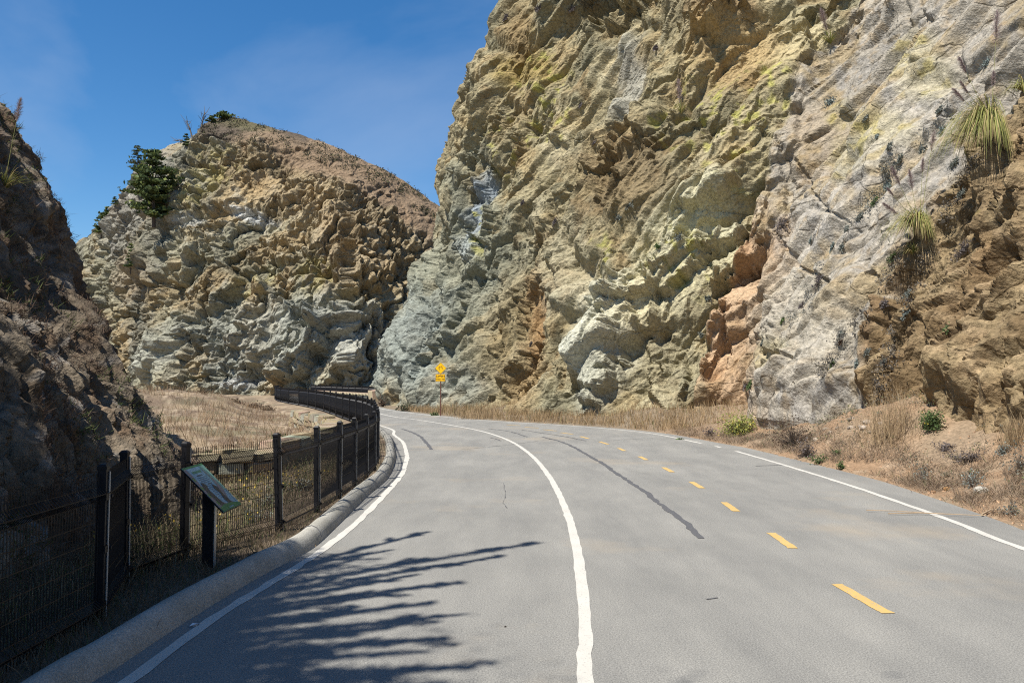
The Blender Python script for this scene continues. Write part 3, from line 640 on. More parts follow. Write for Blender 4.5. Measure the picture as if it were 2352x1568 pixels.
# --- the headland behind
CREST = [(-120, 800), (60, 740), (150, 590), (190, 543), (215, 520), (240, 498), (262, 474), (285, 440), (310, 415), (335, 372), (352, 342), (380, 334), (405, 326), (425, 318), (440, 300), (458, 278), (478, 266), (500, 261), (530, 262), (560, 270), (600, 282), (690, 306), (760, 332), (830, 362), (880, 386), (910, 402), (950, 428), (985, 455), (1040, 490), (1150, 560), (1300, 640)]
cxs = np.r_[np.linspace(-60, 150, 24, endpoint=False), np.linspace(150, 1010, 430, endpoint=False), np.linspace(1010, 1240, 20)]; yc = np.interp(cxs, *np.array(CREST, float).T)
Yf = np.interp(cxs, [-60, 150, 300, 420, 600, 800, 1000, 1240], [128, 118, 104, 94, 90, 88, 92, 96]); slope = np.interp(cxs, [-60, 200, 350, 500, 900, 1240], [1.5, 1.7, 1.9, 1.75, 1.6, 1.5])
a_ = (HORIZON - yc) / F_PX; zc = np.maximum(3.0, (1.8 + a_ * Yf) / (1 - a_ / slope)); lean = zc / slope
tt = np.r_[np.linspace(-.08, 1, 370), np.linspace(1, 1.6, 26)[1:]]
prof_in = np.interp(tt, [-.08, 0, .15, .4, .6, .8, .92, 1.0, 1.15, 1.6], [-.05, 0, .06, .24, .42, .64, .82, 1.0, 1.5, 3.4])
zz = np.interp(tt, [-.08, 0, 1, 1.15, 1.6], [-.08, 0, 1, .99, .6])
Yh = Yf[:, None] + lean[:, None] * prof_in[None]; Xh = ((cxs - CX) / F_PX)[:, None] * (Yf[:, None] + lean[:, None] * np.minimum(prof_in, 1)[None]); Zh = zc[:, None] * zz[None]
Ph = np.stack([Xh, Yh, Zh], 2); du, dv = np.gradient(Ph, axis=0), np.gradient(Ph, axis=1); Nh = np.cross(du, dv); Nh /= np.linalg.norm(Nh, axis=2)[..., None] + 1e-9
Nh = np.where((Nh[..., 1:2] > 0) & (tt[None, :, None] < 1), -Nh, Nh); Nh[..., 2] = np.where(tt[None] >= 1, abs(Nh[..., 2]), Nh[..., 2])
hx, hy = proj(Ph); hw = fbm(Ph * .16, 4, 271); hf = fbm(Ph * .8, 3, 272)
sh = unit((.5, .35, .75)); th_ = unit((.8, -.1, -.5)); nh_ = np.cross(sh, th_)
dh, oh = rough_rock(Ph, (sh, th_, nh_), [(13, 2.8, .35), (5.6, 1.7, .45), (2.6, .75, .3), (1.2, .42, .3), (.6, .25, .3)], 211, (.7, 1, 1), 1.2)
hm_ = fbm(Ph * .1, 3, 225); dh += 1.8 * planes(np.stack([Ph @ sh * .2, Ph @ th_, Ph @ nh_], -1) / 5.0, 229) + .8 * sstep(-.2, .2, hm_) * ledges(Ph, th_, 6.5, 226, .3) + .4 * sstep(.2, -.2, hm_) * ledges(Ph, unit((.5, -.2, -.8)), 2.2, 227) + .15 * ledges(Ph, th_, .9, 228) + 1.0 * (ridged(Ph * .085, 5, 221, .55) - .8)
smooth_h = poly_mask(hx, hy, [(440, 240), (520, 330), (600, 350), (720, 400), (820, 440), (900, 520), (1000, 560), (1100, 520), (1000, 380), (700, 200)], hw * 30, 22)
heath = poly_mask(hx, hy, [(430, 300), (470, 330), (520, 330), (600, 300), (700, 330), (740, 300), (600, 240), (440, 240)], hw * 26, 14)
dh = dh * (1 - .72 * smooth_h)
for fx, fy, frx, fry, fa, fd in [(470, 395, 30, 14, 0, -2), (520, 500, 60, 24, -10, -2.2), (600, 640, 90, 40, -30, -2.4), (560, 700, 60, 26, 10, -1.8), (690, 840, 28, 70, 42, 2.6), (760, 820, 22, 80, 48, -2.2), (800, 740, 60, 22, -30, 1.6), (440, 810, 10, 60, 20, -2.0), (610, 860, 40, 24, 0, -1.6), (760, 560, 60, 60, 0, 1.4), (700, 450, 50, 30, -20, -1.6), (480, 870, 60, 10, 0, -1.8), (850, 600, 60, 90, 0, 1.5), (640, 560, 40, 20, 20, -1.6)]:
    dh += (fd if fd > 0 else fd * .5) * blob(hx, hy, hw + .6 * hf, fx, fy, frx, fry, fa, .2, .85)
keep = np.interp(tt, [-.08, 0, .05, .9, 1.0, 1.1], [1, 1, 1, 1, .25, .2])[None]
Ph = Ph + Nh * (dh * keep)[..., None]
ch = np.tile(rock(158, 152, 124), (*hx.shape, 1)); ch = mixg(ch, rock(172, 150, 108), sstep(-.1, .4, hw)); ch = mixg(ch, rock(128, 126, 108), sstep(.05, .45, fbm(Ph * .12 + 4, 4, 281)) * .8); ch = mixg(ch, rock(184, 178, 156), sstep(.1, .4, hf) * .5)
ch = mixg(ch, rock(166, 142, 104), blob(hx, hy, hw, 830, 560, 130, 130) * .7); ch = mixg(ch, rock(170, 140, 92), blob(hx, hy, hw, 640, 420, 140, 70, 15) * .6); ch = mixg(ch, rock(164, 168, 158), blob(hx, hy, hw, 620, 800, 220, 100) * .6)
ch = mixg(ch, rock(160, 156, 146), blob(hx, hy, hw, 330, 450, 90, 130, 20) * .7); ch = mixg(ch, rock(206, 206, 200), blob(hx, hy, hw, 570, 490, 50, 14, 8) * .8 + blob(hx, hy, hw, 450, 520, 36, 14) * .6 + blob(hx, hy, hw, 560, 882, 50, 12) * .7)
ch = mixg(ch, rock(160, 138, 112), blob(hx, hy, hw, 330, 640, 50, 60) * .5); ch = mixg(ch, rock(188, 186, 172), blob(hx, hy, hw, 840, 800, 50, 80, 20) * .6); ch = mixg(ch, rock(116, 118, 112), blob(hx, hy, hw, 330, 760, 36, 90) * .4)
for b_ in [(470, 440, 50, 40), (500, 380, 60, 30), (600, 660, 60, 60), (730, 640, 40, 40), (440, 470, 30, 50)]: ch = mixg(ch, rock(178, 164, 96), blob(hx, hy, hw, *b_) * sstep(0, .4, hf + .2) * .6)
ch = mixg(ch, rock(148, 122, 94), smooth_h * .9); ch = mixg(ch, rock(100, 88, 74), heath * .95); ch = mixg(ch, rock(112, 106, 70), blob(hx, hy, hw, 560, 285, 60, 14, 5) * .7)
ch *= (1 + .32 * (oh[1] * (1 - .7 * smooth_h)) + .2 * fbm(Ph * 2.4, 3, 283))[..., None]
hill = mesh_np('headland', Ph, grid_faces(*hx.shape), M['hill'], col=np.clip(ch, .01, .9).reshape(-1, 3)); tag(hill, kind='structure')
HILL = (Ph[::2, ::2].reshape(-1, 3), Nh[::2, ::2].reshape(-1, 3)); HILL_PX = proj(HILL[0])
def on_face(face, fpx, x, y):
    """the point of a rock face seen at a pixel: the nearest to the camera of the points that project there"""
    d = np.hypot(fpx[0] - x, fpx[1] - y); r = max(6.0, np.partition(d, 6)[6] + 1)
    idx = np.where(d < r)[0]; k = idx[np.argmin(face[0][idx][:, 1])]
    return face[0][k].astype(float), face[1][k].astype(float)
# ------------------------------------------------------------------ fences
def panel_mesh(width, n, name):
    """welded wire panel: upright wires with two V folds and cross wires"""
    mb = MB(); H = 1.13
    path = [(.0, .03), (.0, .13), (.055, .175), (.0, .22), (.0, .93), (.055, .985), (.0, 1.04), (.0, H)]
    r = .0038 if width < 1.5 else .0052
    for k in range(n):
        x = width * (k + .5) / n
        mb.tube([(x, -d, z) for d, z in path], r, 3, cap=False)
    for z, d in [(.13, 0), (.175, .055), (.22, 0), (.93, 0), (.985, .055), (1.04, 0)] + [(.22 + .142 * k, 0) for k in range(1, 5)]:
        mb.tube([(0, -d, z), (width, -d, z)], .0042, 4, cap=False)
    return mb.mesh(name, M['black'])
PANEL_NEAR, PANEL_FAR = panel_mesh(1.2, 46, 'mesh_panel'), panel_mesh(2.0, 78, 'mesh_panel')
def post_meshes():
    p = MB(); p.box((0, 0, .53), (.062, .062, 1.3))
    c = MB(); c.box((0, 0, 1.19), (.070, .070, .024)); c.box((0, 0, 1.21), (.066, .066, .016), taper=.6)
    s = MB(); s.box((.038, -.008, .6), (.008, .034, 1.12))
    k = MB(); k.box((0, -.036, 0), (.09, .012, .05)); k.tube([(.042, -.04, 0), (.042, -.056, 0)], .012, 6)
    return p.mesh('post', M['black']), c.mesh('cap', M['black']), s.mesh('clamping_strip', M['steel']), k.mesh('clamp', M['black'])
PM, CM, SM, KM = post_meshes()
def make_fence(name, pts, z0, label, detail_until=99, close=True):
    root = empty(name, (*pts[0], z0)); inv = Vector(root.location)
    tag(root, label, 'fence')
    for i, p in enumerate(pts):
        a = pts[min(i + 1, len(pts) - 1)] - pts[max(i - 1, 0)]; rz = math.atan2(a[1], a[0])
        o = link('post', PM, root); o.location = Vector((p[0], p[1], z0)) - inv; o.rotation_euler = (rng.normal(0, .008), rng.normal(0, .008), rz)
        c = link('cap', CM, o)
        if i < detail_until:
            s = link('clamping_strip', SM, o); s.rotation_euler = (0, 0, math.pi / 2 - rz - .5)
            for z in (.2, .6, .98):
                k = link('clamp', KM, o); k.location = (0, 0, z)
        if i + 1 < len(pts):
            q = pts[i + 1]; d = q - p; L = float(np.linalg.norm(d)); me, w = (PANEL_NEAR, 1.2) if L < 1.62 else (PANEL_FAR, 2.0)
            m = link('mesh_panel', me, root); m.location = Vector((p[0], p[1], z0 + .02)) - inv; m.rotation_euler = (0, 0, math.atan2(d[1], d[0])); m.scale = (L / w, 1, 1)
    return root
make_fence('mesh_fence', FENCE_PTS, -.05, 'long black wire mesh fence curving along the kerb on the left', 18)
FAR_A, FAR_B = np.array([-10.3, 60.5]), np.array([-19.4, 77.0])
far_pts = np.array([FAR_A + (FAR_B - FAR_A) * t for t in np.linspace(0, 1, 12)])
make_fence('mesh_fence', far_pts, -.03, 'black wire mesh fence behind the low wall at the far bend', 0)
# ------------------------------------------------------------------ stone walls
def stone_mesh(seed, c):
    rs = random.Random(seed); bm = bmesh.new(); bmesh.ops.create_cube(bm, size=1.0)
    bmesh.ops.bevel(bm, geom=bm.edges[:], offset=.09, segments=1, affect='EDGES', profile=.6)
    for v in bm.verts: v.co += Vector((rs.uniform(-.08, .08), rs.uniform(-.08, .08), rs.uniform(-.08, .08)))
    me = bpy.data.meshes.new('stone'); bm.to_mesh(me); bm.free(); me.materials.append(M['stone'])
    a = me.attributes.new('col', 'FLOAT_COLOR', 'POINT')
    for d in a.data: d.color = (*[x * rs.uniform(.92, 1.08) for x in rock(*c)], 1)
    return me
STONES = [stone_mesh(k, c) for k, c in enumerate([(176, 160, 130), (164, 146, 114), (182, 160, 130), (156, 148, 124), (176, 172, 150), (150, 128, 102), (170, 152, 112)])]
WALL = catmull([(-7.4, 13.4), (-6.3, 14.3), (-5.0, 15.4), (-4.55, 17.0), (-4.55, 19.0), (-4.85, 21.5), (-5.45, 24.2), (-6.4, 27.0), (-7.8, 30.2), (-8.8, 32.2)], 12)
wroot = empty('stone_wall', (*WALL[0], -.2)); tag(wroot, 'low old stone wall with raised blocks curving behind the black fence', 'wall'); winv = Vector(wroot.location)
wp = resample(WALL, .05); wn_r = normals2(wp)
ws = np.arange(len(wp)) * .05
def wall_stone(name, s, L, z, h, depth, off=0.0):
    k = int(np.clip(s / .05, 0, len(wp) - 1)); t = np.array([-wn_r[k][1], wn_r[k][0]])
    o = link(name, STONES[int(rng.integers(0, len(STONES)))], wroot); p = wp[k] + wn_r[k] * off
    zb = float(gz(p[None])[0]); zb = min(zb, .05)
    o.location = Vector((p[0], p[1], zb + z + h / 2)) - winv; o.rotation_euler = (rng.normal(0, .03), rng.normal(0, .03), math.atan2(t[1], t[0]) + rng.normal(0, .03)); o.scale = (L * 1.02, depth, h * 1.04)
    return o
for z, h in ((-.25, .22), (-.03, .2), (.17, .2)):
    s = float(rng.uniform(0, .3))
    while s < ws[-1] - .3:
        L = float(rng.uniform(.3, .62)) * (1 if s < 16 else 1.5)
        wall_stone('stone', s + L / 2, L, z, h * float(rng.uniform(.92, 1.08)), .46 + float(rng.uniform(-.03, .04))); s += L
s, k = .1, 0
while s < ws[-1] - .6:
    L = float(rng.uniform(.4, .85)); up = k % 3 == 1 or (k > 4 and k % 2 == 0)
    wall_stone('coping_stone', s + L / 2, L, .36, .26 if up else .14, .48 + float(rng.uniform(-.05, .05))); s += L; k += 1
fw = empty('stone_wall', (*FAR_A, 0)); tag(fw, 'low stone parapet with flat coping under the far fence', 'wall'); fi = Vector(fw.location)
fd = (FAR_B - FAR_A) / np.linalg.norm(FAR_B - FAR_A); fn = np.array([fd[1], -fd[0]]); Lw = float(np.linalg.norm(FAR_B - FAR_A))
s = 0.0
while s < Lw:
    for z, h in ((-.15, .3), (.15, .3)):
        L = float(rng.uniform(.6, 1.1)); o = link('stone', STONES[int(rng.integers(0, 7))], fw); p = FAR_A + fd * (s + .4) - fn * .35
        o.location = Vector((p[0], p[1], z + h / 2)) - fi; o.rotation_euler = (0, 0, math.atan2(fd[1], fd[0])); o.scale = (.84, .4, h * 1.03)
    o = link('coping_stone', STONES[2], fw); p = FAR_A + fd * (s + .4) - fn * .35
    o.location = Vector((p[0], p[1], .53)) - fi; o.rotation_euler = (0, 0, math.atan2(fd[1], fd[0])); o.scale = (.83, .52, .17)
    s += .8
o = link('end_block', STONES[2], fw); o.location = Vector((*(FAR_A - fd * .5 - fn * .35), .4)) - fi; o.rotation_euler = (0, 0, math.atan2(fd[1], fd[0])); o.scale = (1.0, .6, .95)

# ------------------------------------------------------------------ slippery-when-wet bicycle sign
def ribbon(pts, w):
    """flat stroke in the x-z plane"""
    P2 = [Vector((p[0], 0, p[1])) for p in pts]; v, f = [], []
    for i, p in enumerate(P2):
        d = (P2[min(i + 1, len(P2) - 1)] - P2[max(i - 1, 0)]).normalized(); n = Vector((-d.z, 0, d.x)) * w / 2
        v += [p + n, p - n]
    for i in range(len(P2) - 1): f.append((2 * i, 2 * i + 1, 2 * i + 3, 2 * i + 2))
    return v, f
def plate(mb, outline, y0, y1, mi=0):
    n = len(outline); v = [(x, y0, z) for x, z in outline] + [(x, y1, z) for x, z in outline]
    mb.add(v, [tuple(range(n)), tuple(reversed(range(n, 2 * n)))] + [(i, (i + 1) % n, n + (i + 1) % n, n + i)[::-1] for i in range(n)], mi)
def rounded(w, h, r, n=5):
    out = []
    for cx_, cz_, a0 in ((w / 2 - r, h / 2 - r, 0), (-w / 2 + r, h / 2 - r, 90), (-w / 2 + r, -h / 2 + r, 180), (w / 2 - r, -h / 2 + r, 270)):
        for k in range(n): a = R(a0 + 90 * k / (n - 1)); out.append((cx_ + r * math.cos(a), cz_ + r * math.sin(a)))
    return out
sb = at(1012, 942, 37.5); sb = np.array([sb[0], sb[1], 0.0]); sb[2] = float(gz(sb[None, :2])[0])
SK = sb[1] / F_PX * .5742                           # metres per photo pixel at the sign
sign = empty('warning_sign', sb); tag(sign, 'yellow diamond bicycle warning sign with slippery when wet plate on brown post', 'sign')
zt = EYE + (HORIZON - 1452 * .5742) / F_PX * sb[1] - sb[2]
mb = MB(); mb.box((0, 0, (zt - .3) / 2 - .15), (.05, .03, zt + .0)); post = mb.build('post', M['rust'], sign); post.rotation_euler = (0, 0, .0)
mb = MB()
for k in range(26): mb.box((0, -.0165, .1 + k * .075), (.012, .004, .02))
mb.build('hole_row', M['ink'], post)
q = 41 * SK; side = q / math.sqrt(2) * 1.14
dia = empty('diamond_plate', (0, -.03, zt - q / 2)); dia.parent = sign
def diamond(sz, y0, y1, mat, name):
    mb = MB(); o = [(math.cos(R(45)) * x - math.sin(R(45)) * z, math.sin(R(45)) * x + math.cos(R(45)) * z) for x, z in rounded(sz, sz, sz * .07)]
    plate(mb, o[::-1], y0, y1); return mb.build(name, mat, dia)
diamond(side, .0, .004, M['alu'], 'backing'); diamond(side * .985, -.002, -.0005, M['yellow'], 'yellow_face'); diamond(side * .95, -.003, -.0022, M['ink'], 'black_border'); diamond(side * .905, -.0042, -.0032, M['yellow'], 'yellow_field')
sym = MB(); w = .012
def ring(cx_, cz_, r): return [(cx_ + r * math.cos(a), cz_ + r * math.sin(a)) for a in np.linspace(0, 2 * math.pi, 17)]
u = q / 41
for pts in (ring(-6.3 * u, 1.5 * u, 3.4 * u), ring(5.6 * u, 4.6 * u, 3.6 * u), [(-6.3 * u, 1.5 * u), (-4.2 * u, 6 * u), (-.6 * u, 3.2 * u), (-6.3 * u, 1.5 * u)], [(-.6 * u, 3.2 * u), (1.6 * u, 8.2 * u), (-4.4 * u, 6.2 * u)], [(5.6 * u, 4.6 * u), (1.2 * u, 8.6 * u), (3.2 * u, 9.4 * u)], [(-5.4 * u, 8 * u), (-3.2 * u, 7.6 * u)],
            [(-8 * u, -3.5 * u), (-5 * u, -3 * u), (-5.5 * u, -6 * u), (-2.6 * u, -6.2 * u), (-3.2 * u, -9 * u)], [(4 * u, -.8 * u), (7 * u, -.6 * u), (6 * u, -3.4 * u), (9.6 * u, -3 * u), (9 * u, -6 * u)]):
    v, f = ribbon(pts, w); sym.add([(p[0], -.0052, p[2]) for p in v], [x[::-1] for x in f])
sym.build('skidding_bicycle', M['ink'], dia)
pw, ph_ = 39 * SK, 29.5 * SK
pl = empty('word_plate', (-1.3 * SK, -.03, zt - q - ph_ / 2 - .03)); pl.parent = sign
for nm, a, y0, y1, mt in (('backing', 1, 0, .004, 'alu'), ('yellow_face', .985, -.002, -.0005, 'yellow'), ('black_border', .94, -.003, -.0022, 'ink'), ('yellow_field', .89, -.0042, -.0032, 'yellow')):
    mb = MB(); plate(mb, rounded(pw * (1 - (1 - a)), ph_ - pw * (1 - a), .03)[::-1], y0, y1); mb.build(nm, M[mt], pl)
def text(name, body, size, loc, parent, mat, sx=1.0, rot=(R(90), 0, 0)):
    c = bpy.data.curves.new(name, 'FONT'); c.body = body; c.size = size; c.align_x = 'CENTER'; c.align_y = 'CENTER'; c.offset = size * .02; c.extrude = .0004
    c.materials.append(mat); t_ = bpy.data.objects.new('t', c); COL.objects.link(t_); dg = bpy.context.evaluated_depsgraph_get(); me = bpy.data.meshes.new_from_object(t_.evaluated_get(dg)); bpy.data.objects.remove(t_)
    o = bpy.data.objects.new(name, me); COL.objects.link(o); o.parent = parent; o.location = loc; o.rotation_euler = rot; o.scale = (sx, 1, 1); return o
text('lettering', 'SLIPPERY', ph_ * .40, (0, -.0055, ph_ * .17), pl, M['ink'], .80); text('lettering', 'WHEN WET', ph_ * .28, (0, -.0055, -ph_ * .22), pl, M['ink'], .86)
mb = MB()
for dz in (.4, -.4): mb.tube([(0, -.003, dz * ph_), (0, -.009, dz * ph_)], .008, 6)
mb.build('bolt', M['alu'], pl)

# ------------------------------------------------------------------ information panel by the fence
ib = gp(484, 1312); ib = np.array([ib[0] - .02, ib[1], 0.0])
info = empty('information_panel', ib); tag(info, 'tilted green and blue information board on a black post before the fence', 'sign')
mb = MB(); mb.box((0, 0, .3), (.1, .08, .86)); mb.build('post', M['black'], info)
mb = MB(); mb.box((.055, 0, .3), (.006, .05, .8)); mb.build('post_edge', M['steel'], info)
bw, bl = .47, .56                                   # width (along the road), length down the slope
board = empty('board', (0.02, 0, .78)); board.parent = info
tilt = Matrix.Rotation(R(45), 3, 'Y')               # u: down the slope towards the road, v: along the road
def bpt(u_, v_, h_): p = tilt @ Vector((u_, 0, h_)); return (p.x, v_, p.z)
def bplate(name, outline, h0, h1, mat):
    mb = MB(); n = len(outline)
    area = sum(outline[i][0] * outline[(i + 1) % n][1] - outline[(i + 1) % n][0] * outline[i][1] for i in range(n))
    if area < 0: outline = outline[::-1]
    v = [bpt(a, b, h1) for a, b in outline] + [bpt(a, b, h0) for a, b in outline]
    mb.add(v, [tuple(range(n)), tuple(reversed(range(n, 2 * n)))] + [(i, n + i, n + (i + 1) % n, (i + 1) % n) for i in range(n)]); return mb.build(name, mat, board)
def rc(u0, u1, v0, v1): return [((u0 - .5) * bl, (v0 - .5) * bw), ((u1 - .5) * bl, (v0 - .5) * bw), ((u1 - .5) * bl, (v1 - .5) * bw), ((u0 - .5) * bl, (v1 - .5) * bw)]
PR = {k: plain('print_' + k, tuple(lin(c) * .65), .45, .4, vary=.06) for k, c in {'sky': (150, 190, 205), 'green': (70, 140, 85), 'pale': (140, 190, 170), 'dark': (70, 72, 70), 'mauve': (150, 140, 140), 'grey': (110, 135, 145), 'title': (80, 140, 95), 'leaf': (110, 150, 80)}.items()}
bplate('backing', rc(0, 1, 0, 1), -.012, 0, M['black']); bplate('printed_sheet', rc(.006, .994, .006, .994), .0005, .0015, PR['sky'])
bplate('header_band', rc(.008, .045, .008, .992), .002, .0028, PR['green']); bplate('side_band', rc(.045, .62, .74, .992), .002, .0028, PR['pale'])
def uv(pts): return [((a - .5) * bl, (b - .5) * bw) for a, b in pts]
bplate('hill_picture', uv([(.05, .008), (.05, .12), (.2, .15), (.42, .12), (.6, .16), (.8, .3), (.9, .5), (.96, .008)]), .002, .0028, PR['mauve'])
bplate('ridge_picture', uv([(.1, .72), (.3, .78), (.5, .74), (.72, .62), (.9, .5), (.9, .62), (.6, .86), (.4, .86), (.2, .8)]), .003, .0036, PR['mauve'])
bplate('coast_picture', uv([(.36, .2), (.42, .34), (.55, .26), (.72, .3), (.86, .34), (.9, .6), (.93, .8), (.97, .2), (.82, .16), (.6, .1), (.46, .12)]), .0038, .0044, PR['dark'])
bplate('coast_picture', uv([(.44, .58), (.52, .7), (.7, .66), (.86, .7), (.94, .84), (.93, .6), (.8, .5), (.66, .58), (.54, .52)]), .0038, .0044, PR['dark'])
bplate('footer_hill', uv([(.9, .01), (.87, .3), (.88, .6), (.93, .99), (.992, .992), (.992, .008)]), .0046, .0054, PR['green'])
rs = random.Random(9)
def words(u0, u1, v0, v1, mat, h):
    v_ = v0
    while v_ < v1 - .01:
        w_ = rs.uniform(.025, .07); bplate('lettering', rc(u0, u1, v_, min(v_ + w_, v1)), h, h + .0006, mat); v_ += w_ + .014
words(.12, .17, .25, .68, PR['title'], .0018); words(.21, .235, .32, .58, PR['dark'], .0018)
for k in range(4): words(.26 + .036 * k, .278 + .036 * k, .26, .7, PR['grey'], .0018)
words(.41, .43, .44, .66, PR['dark'], .0018)
for k in range(8): words(.45 + .04 * k, .468 + .04 * k, .34 + .012 * k, .52 + .004 * k, PR['grey'], .0018)
for k in range(9): words(.62 + .032 * k, .634 + .032 * k, .9, .97, PR['grey'], .0056)
for a, b in ((.22, .06), (.42, .05), (.58, .06), (.76, .12)): bplate('plant_picture', uv([(a, b), (a + .03, b - .04), (a + .1, b - .02), (a + .09, b + .04), (a + .03, b + .05)]), .003, .0036, PR['leaf'])
words(.945, .965, .4, .62, PR['sky'], .006)
# ------------------------------------------------------------------ plants
def basis_of(n):
    n = np.asarray(n, float); n = n / np.linalg.norm(n); a = np.cross(n, (0, 0, 1.0)); a = a / (np.linalg.norm(a) + 1e-6) if np.linalg.norm(a) > .05 else np.array([1.0, 0, 0])
    return a, np.cross(n, a), n
def leaves(centers, size, rg, flat=0.0, aspect=.5):
    """one small pointed leaf (two triangles) at every centre"""
    n = len(centers); d = rg.normal(size=(n, 3)); d[:, 2] *= (1 - flat); d /= np.linalg.norm(d, axis=1)[:, None]
    e = np.cross(d, rg.normal(size=(n, 3))); e /= np.linalg.norm(e, axis=1)[:, None] + 1e-9
    s = (size * rg.uniform(.6, 1.3, n))[:, None]
    V = np.stack([centers - d * s, centers + e * s * aspect, centers + d * s, centers - e * s * aspect], 1).reshape(-1, 3)
    k = np.arange(n)[:, None] * 4
    return V, k + np.array([[0, 1, 2, 3]])
def blades(roots, tips, width, rg, sag=.0):
    """arching blades: root -> middle -> tip, as a quad strip of two quads"""
    n = len(roots); d = tips - roots; side = np.cross(d, rg.normal(size=(n, 3))); side /= np.linalg.norm(side, axis=1)[:, None] + 1e-9; side *= (np.ones(n) * width)[:, None] / 2
    mid = roots + d * .55; mid[:, 2] += sag * np.linalg.norm(d, axis=1)
    V = np.stack([roots - side, roots + side, mid - side * .7, mid + side * .7, tips - side * .12, tips + side * .12], 1).reshape(-1, 3)
    k = np.arange(n)[:, None] * 6
    return V, np.concatenate([k + np.array([[0, 1, 3, 2]]), k + np.array([[2, 3, 5, 4]])])
def tint(n, per, c1, c2, rg, spread=.25, c3=None, p3_=0.0):
    t = rg.uniform(0, 1, n)[:, None]; c = rock(*c1) * (1 - t) + rock(*c2) * t
    if c3 is not None: m = rg.uniform(0, 1, n) < p3_; c[m] = rock(*c3)
    c = c * rg.uniform(1 - spread, 1 + spread, n)[:, None]
    return np.repeat(c, per, 0)
ORD = ['first', 'second', 'third', 'fourth', 'fifth', 'sixth', 'seventh', 'eighth', 'ninth', 'tenth', 'eleventh', 'twelfth', 'thirteenth', 'fourteenth', 'fifteenth', 'sixteenth', 'seventeenth', 'eighteenth', 'nineteenth', 'twentieth', 'twenty-first']
KIND = {'grey': ((150, 154, 142), (104, 110, 100)), 'bluegrey': ((164, 176, 168), (112, 126, 120)), 'green': ((118, 142, 76), (68, 92, 46)), 'brown': ((120, 94, 72), (86, 70, 56)), 'heath': ((136, 124, 120), (98, 90, 88)), 'yellowgreen': ((186, 186, 84), (136, 150, 66)), 'dark': ((66, 84, 44), (34, 48, 26))}
def shrub(name, pos, nrm, rx, rz, kind, label, cat='shrub', group=None, seed=0, n=None, twig=.25, leaf=None, flower=0.0):
    rg = np.random.default_rng(seed + 1000); a, b, nn = basis_of(nrm)
    lump = rg.normal(size=(9, 3)); lump /= np.linalg.norm(lump, axis=1)[:, None]; lump[:, 2] = np.abs(lump[:, 2]) * .9; lump *= rg.uniform(.25, .8, 9)[:, None]
    dist = max(4.0, float(np.linalg.norm(pos))); leaf = leaf or max(.018, dist * .0013)
    n = n or int(np.clip(1.5 * (rx / leaf) ** 2, 160, 1600))
    which = rg.integers(0, 9, n); q = lump[which] + rg.normal(size=(n, 3)) * .24
    root = empty(name, tuple(pos)); tag(root, label, cat, group)
    def place(q): return a * (q[:, :1] * rx) + b * (q[:, 1:2] * rx) + np.array([[0, 0, 1.0]]) * (q[:, 2:3] * rz) + nn[None] * (.12 * rx)
    C = place(q); V, Fq = leaves(C, np.full(n, leaf), rg); col = tint(n, 4, *KIND[kind], rg, .3)
    if flower:
        k = rg.uniform(0, 1, n) < flower; col = col.reshape(n, 4, 3); col[k] = rock(226, 196, 40); col = col.reshape(-1, 3)
    mesh_np('foliage', V, Fq, M['leaf'], root, col)
    m = int(60 + 120 * twig); tips = place(lump[rg.integers(0, 9, m)] * 1.25 + rg.normal(size=(m, 3)) * .22); V, Fq = blades(np.zeros((m, 3)) + rg.normal(0, .04 * rx, (m, 3)), tips, max(.006, dist * .0004), rg)
    mesh_np('twigs', V, Fq, M['straw'], root, tint(m, 6, (120, 106, 92), (84, 72, 64), rg))
    return root
def cliff_shrub(x, y, rpx, kind, label, group=None, face=None, seed=None, tall=.8, **kw):
    f, fp = face or (CLIFF, CLIFF_PX); p, nrm = on_face(f, fp, x, y); r = rpx / F_PX * p[1]
    return shrub('shrub', p, nrm, r, r * tall, kind, label, 'shrub', group, seed if seed is not None else int(x * 7 + y), **kw)
SL, RL = [], []
for x, y, r, k in [(1904, 228, 12, 'bluegrey'), (2011, 310, 7, 'bluegrey'), (2043, 334, 8, 'grey'), (2057, 363, 11, 'grey'), (2110, 338, 13, 'grey'), (1969, 495, 9, 'grey'), (1939, 520, 8, 'grey'), (1848, 550, 7, 'bluegrey'), (1902, 560, 10, 'bluegrey'), (1929, 566, 10, 'grey'), (2158, 294, 12, 'bluegrey'), (2150, 250, 8, 'grey'), (2259, 151, 13, 'bluegrey'), (1985, 282, 10, 'grey'), (1932, 767, 12, 'grey'), (1985, 807, 11, 'grey'), (1963, 831, 9, 'bluegrey'), (2029, 829, 8, 'grey'), (1700, 890, 8, 'heath'), (1745, 790, 7, 'grey'), (1840, 700, 9, 'heath')]:
    SL.append((y, x, r, k))
for i_, (y, x, r, k) in enumerate(sorted(SL)):
    cliff_shrub(x, y, r * 1.3, k, 'small grey-green shrub in a crack of the pale slab, %s from the top' % ORD[i_], 'shrubs in the cracks of the pale slab')
for x, y, r, k in [(1440, 480, 14, 'grey'), (1215, 790, 6, 'heath'), (1330, 250, 7, 'heath'), (1310, 30, 9, 'heath'), (1240, 20, 8, 'heath'), (1500, 110, 9, 'heath'), (1560, 550, 10, 'grey'), (1420, 500, 8, 'grey'), (1270, 505, 8, 'heath'), (1620, 690, 9, 'grey'), (1610, 770, 7, 'grey'), (1200, 480, 6, 'heath'), (1360, 330, 8, 'heath'), (1160, 40, 10, 'heath')]:
    RL.append((x, y, r, k))
for i_, (x, y, r, k) in enumerate(sorted(RL)):
    cliff_shrub(x, y, r * 1.1, k, 'tiny dark bush on the rough olive cliff, %s from the left' % ORD[i_], 'bushes dotted over the cliff')
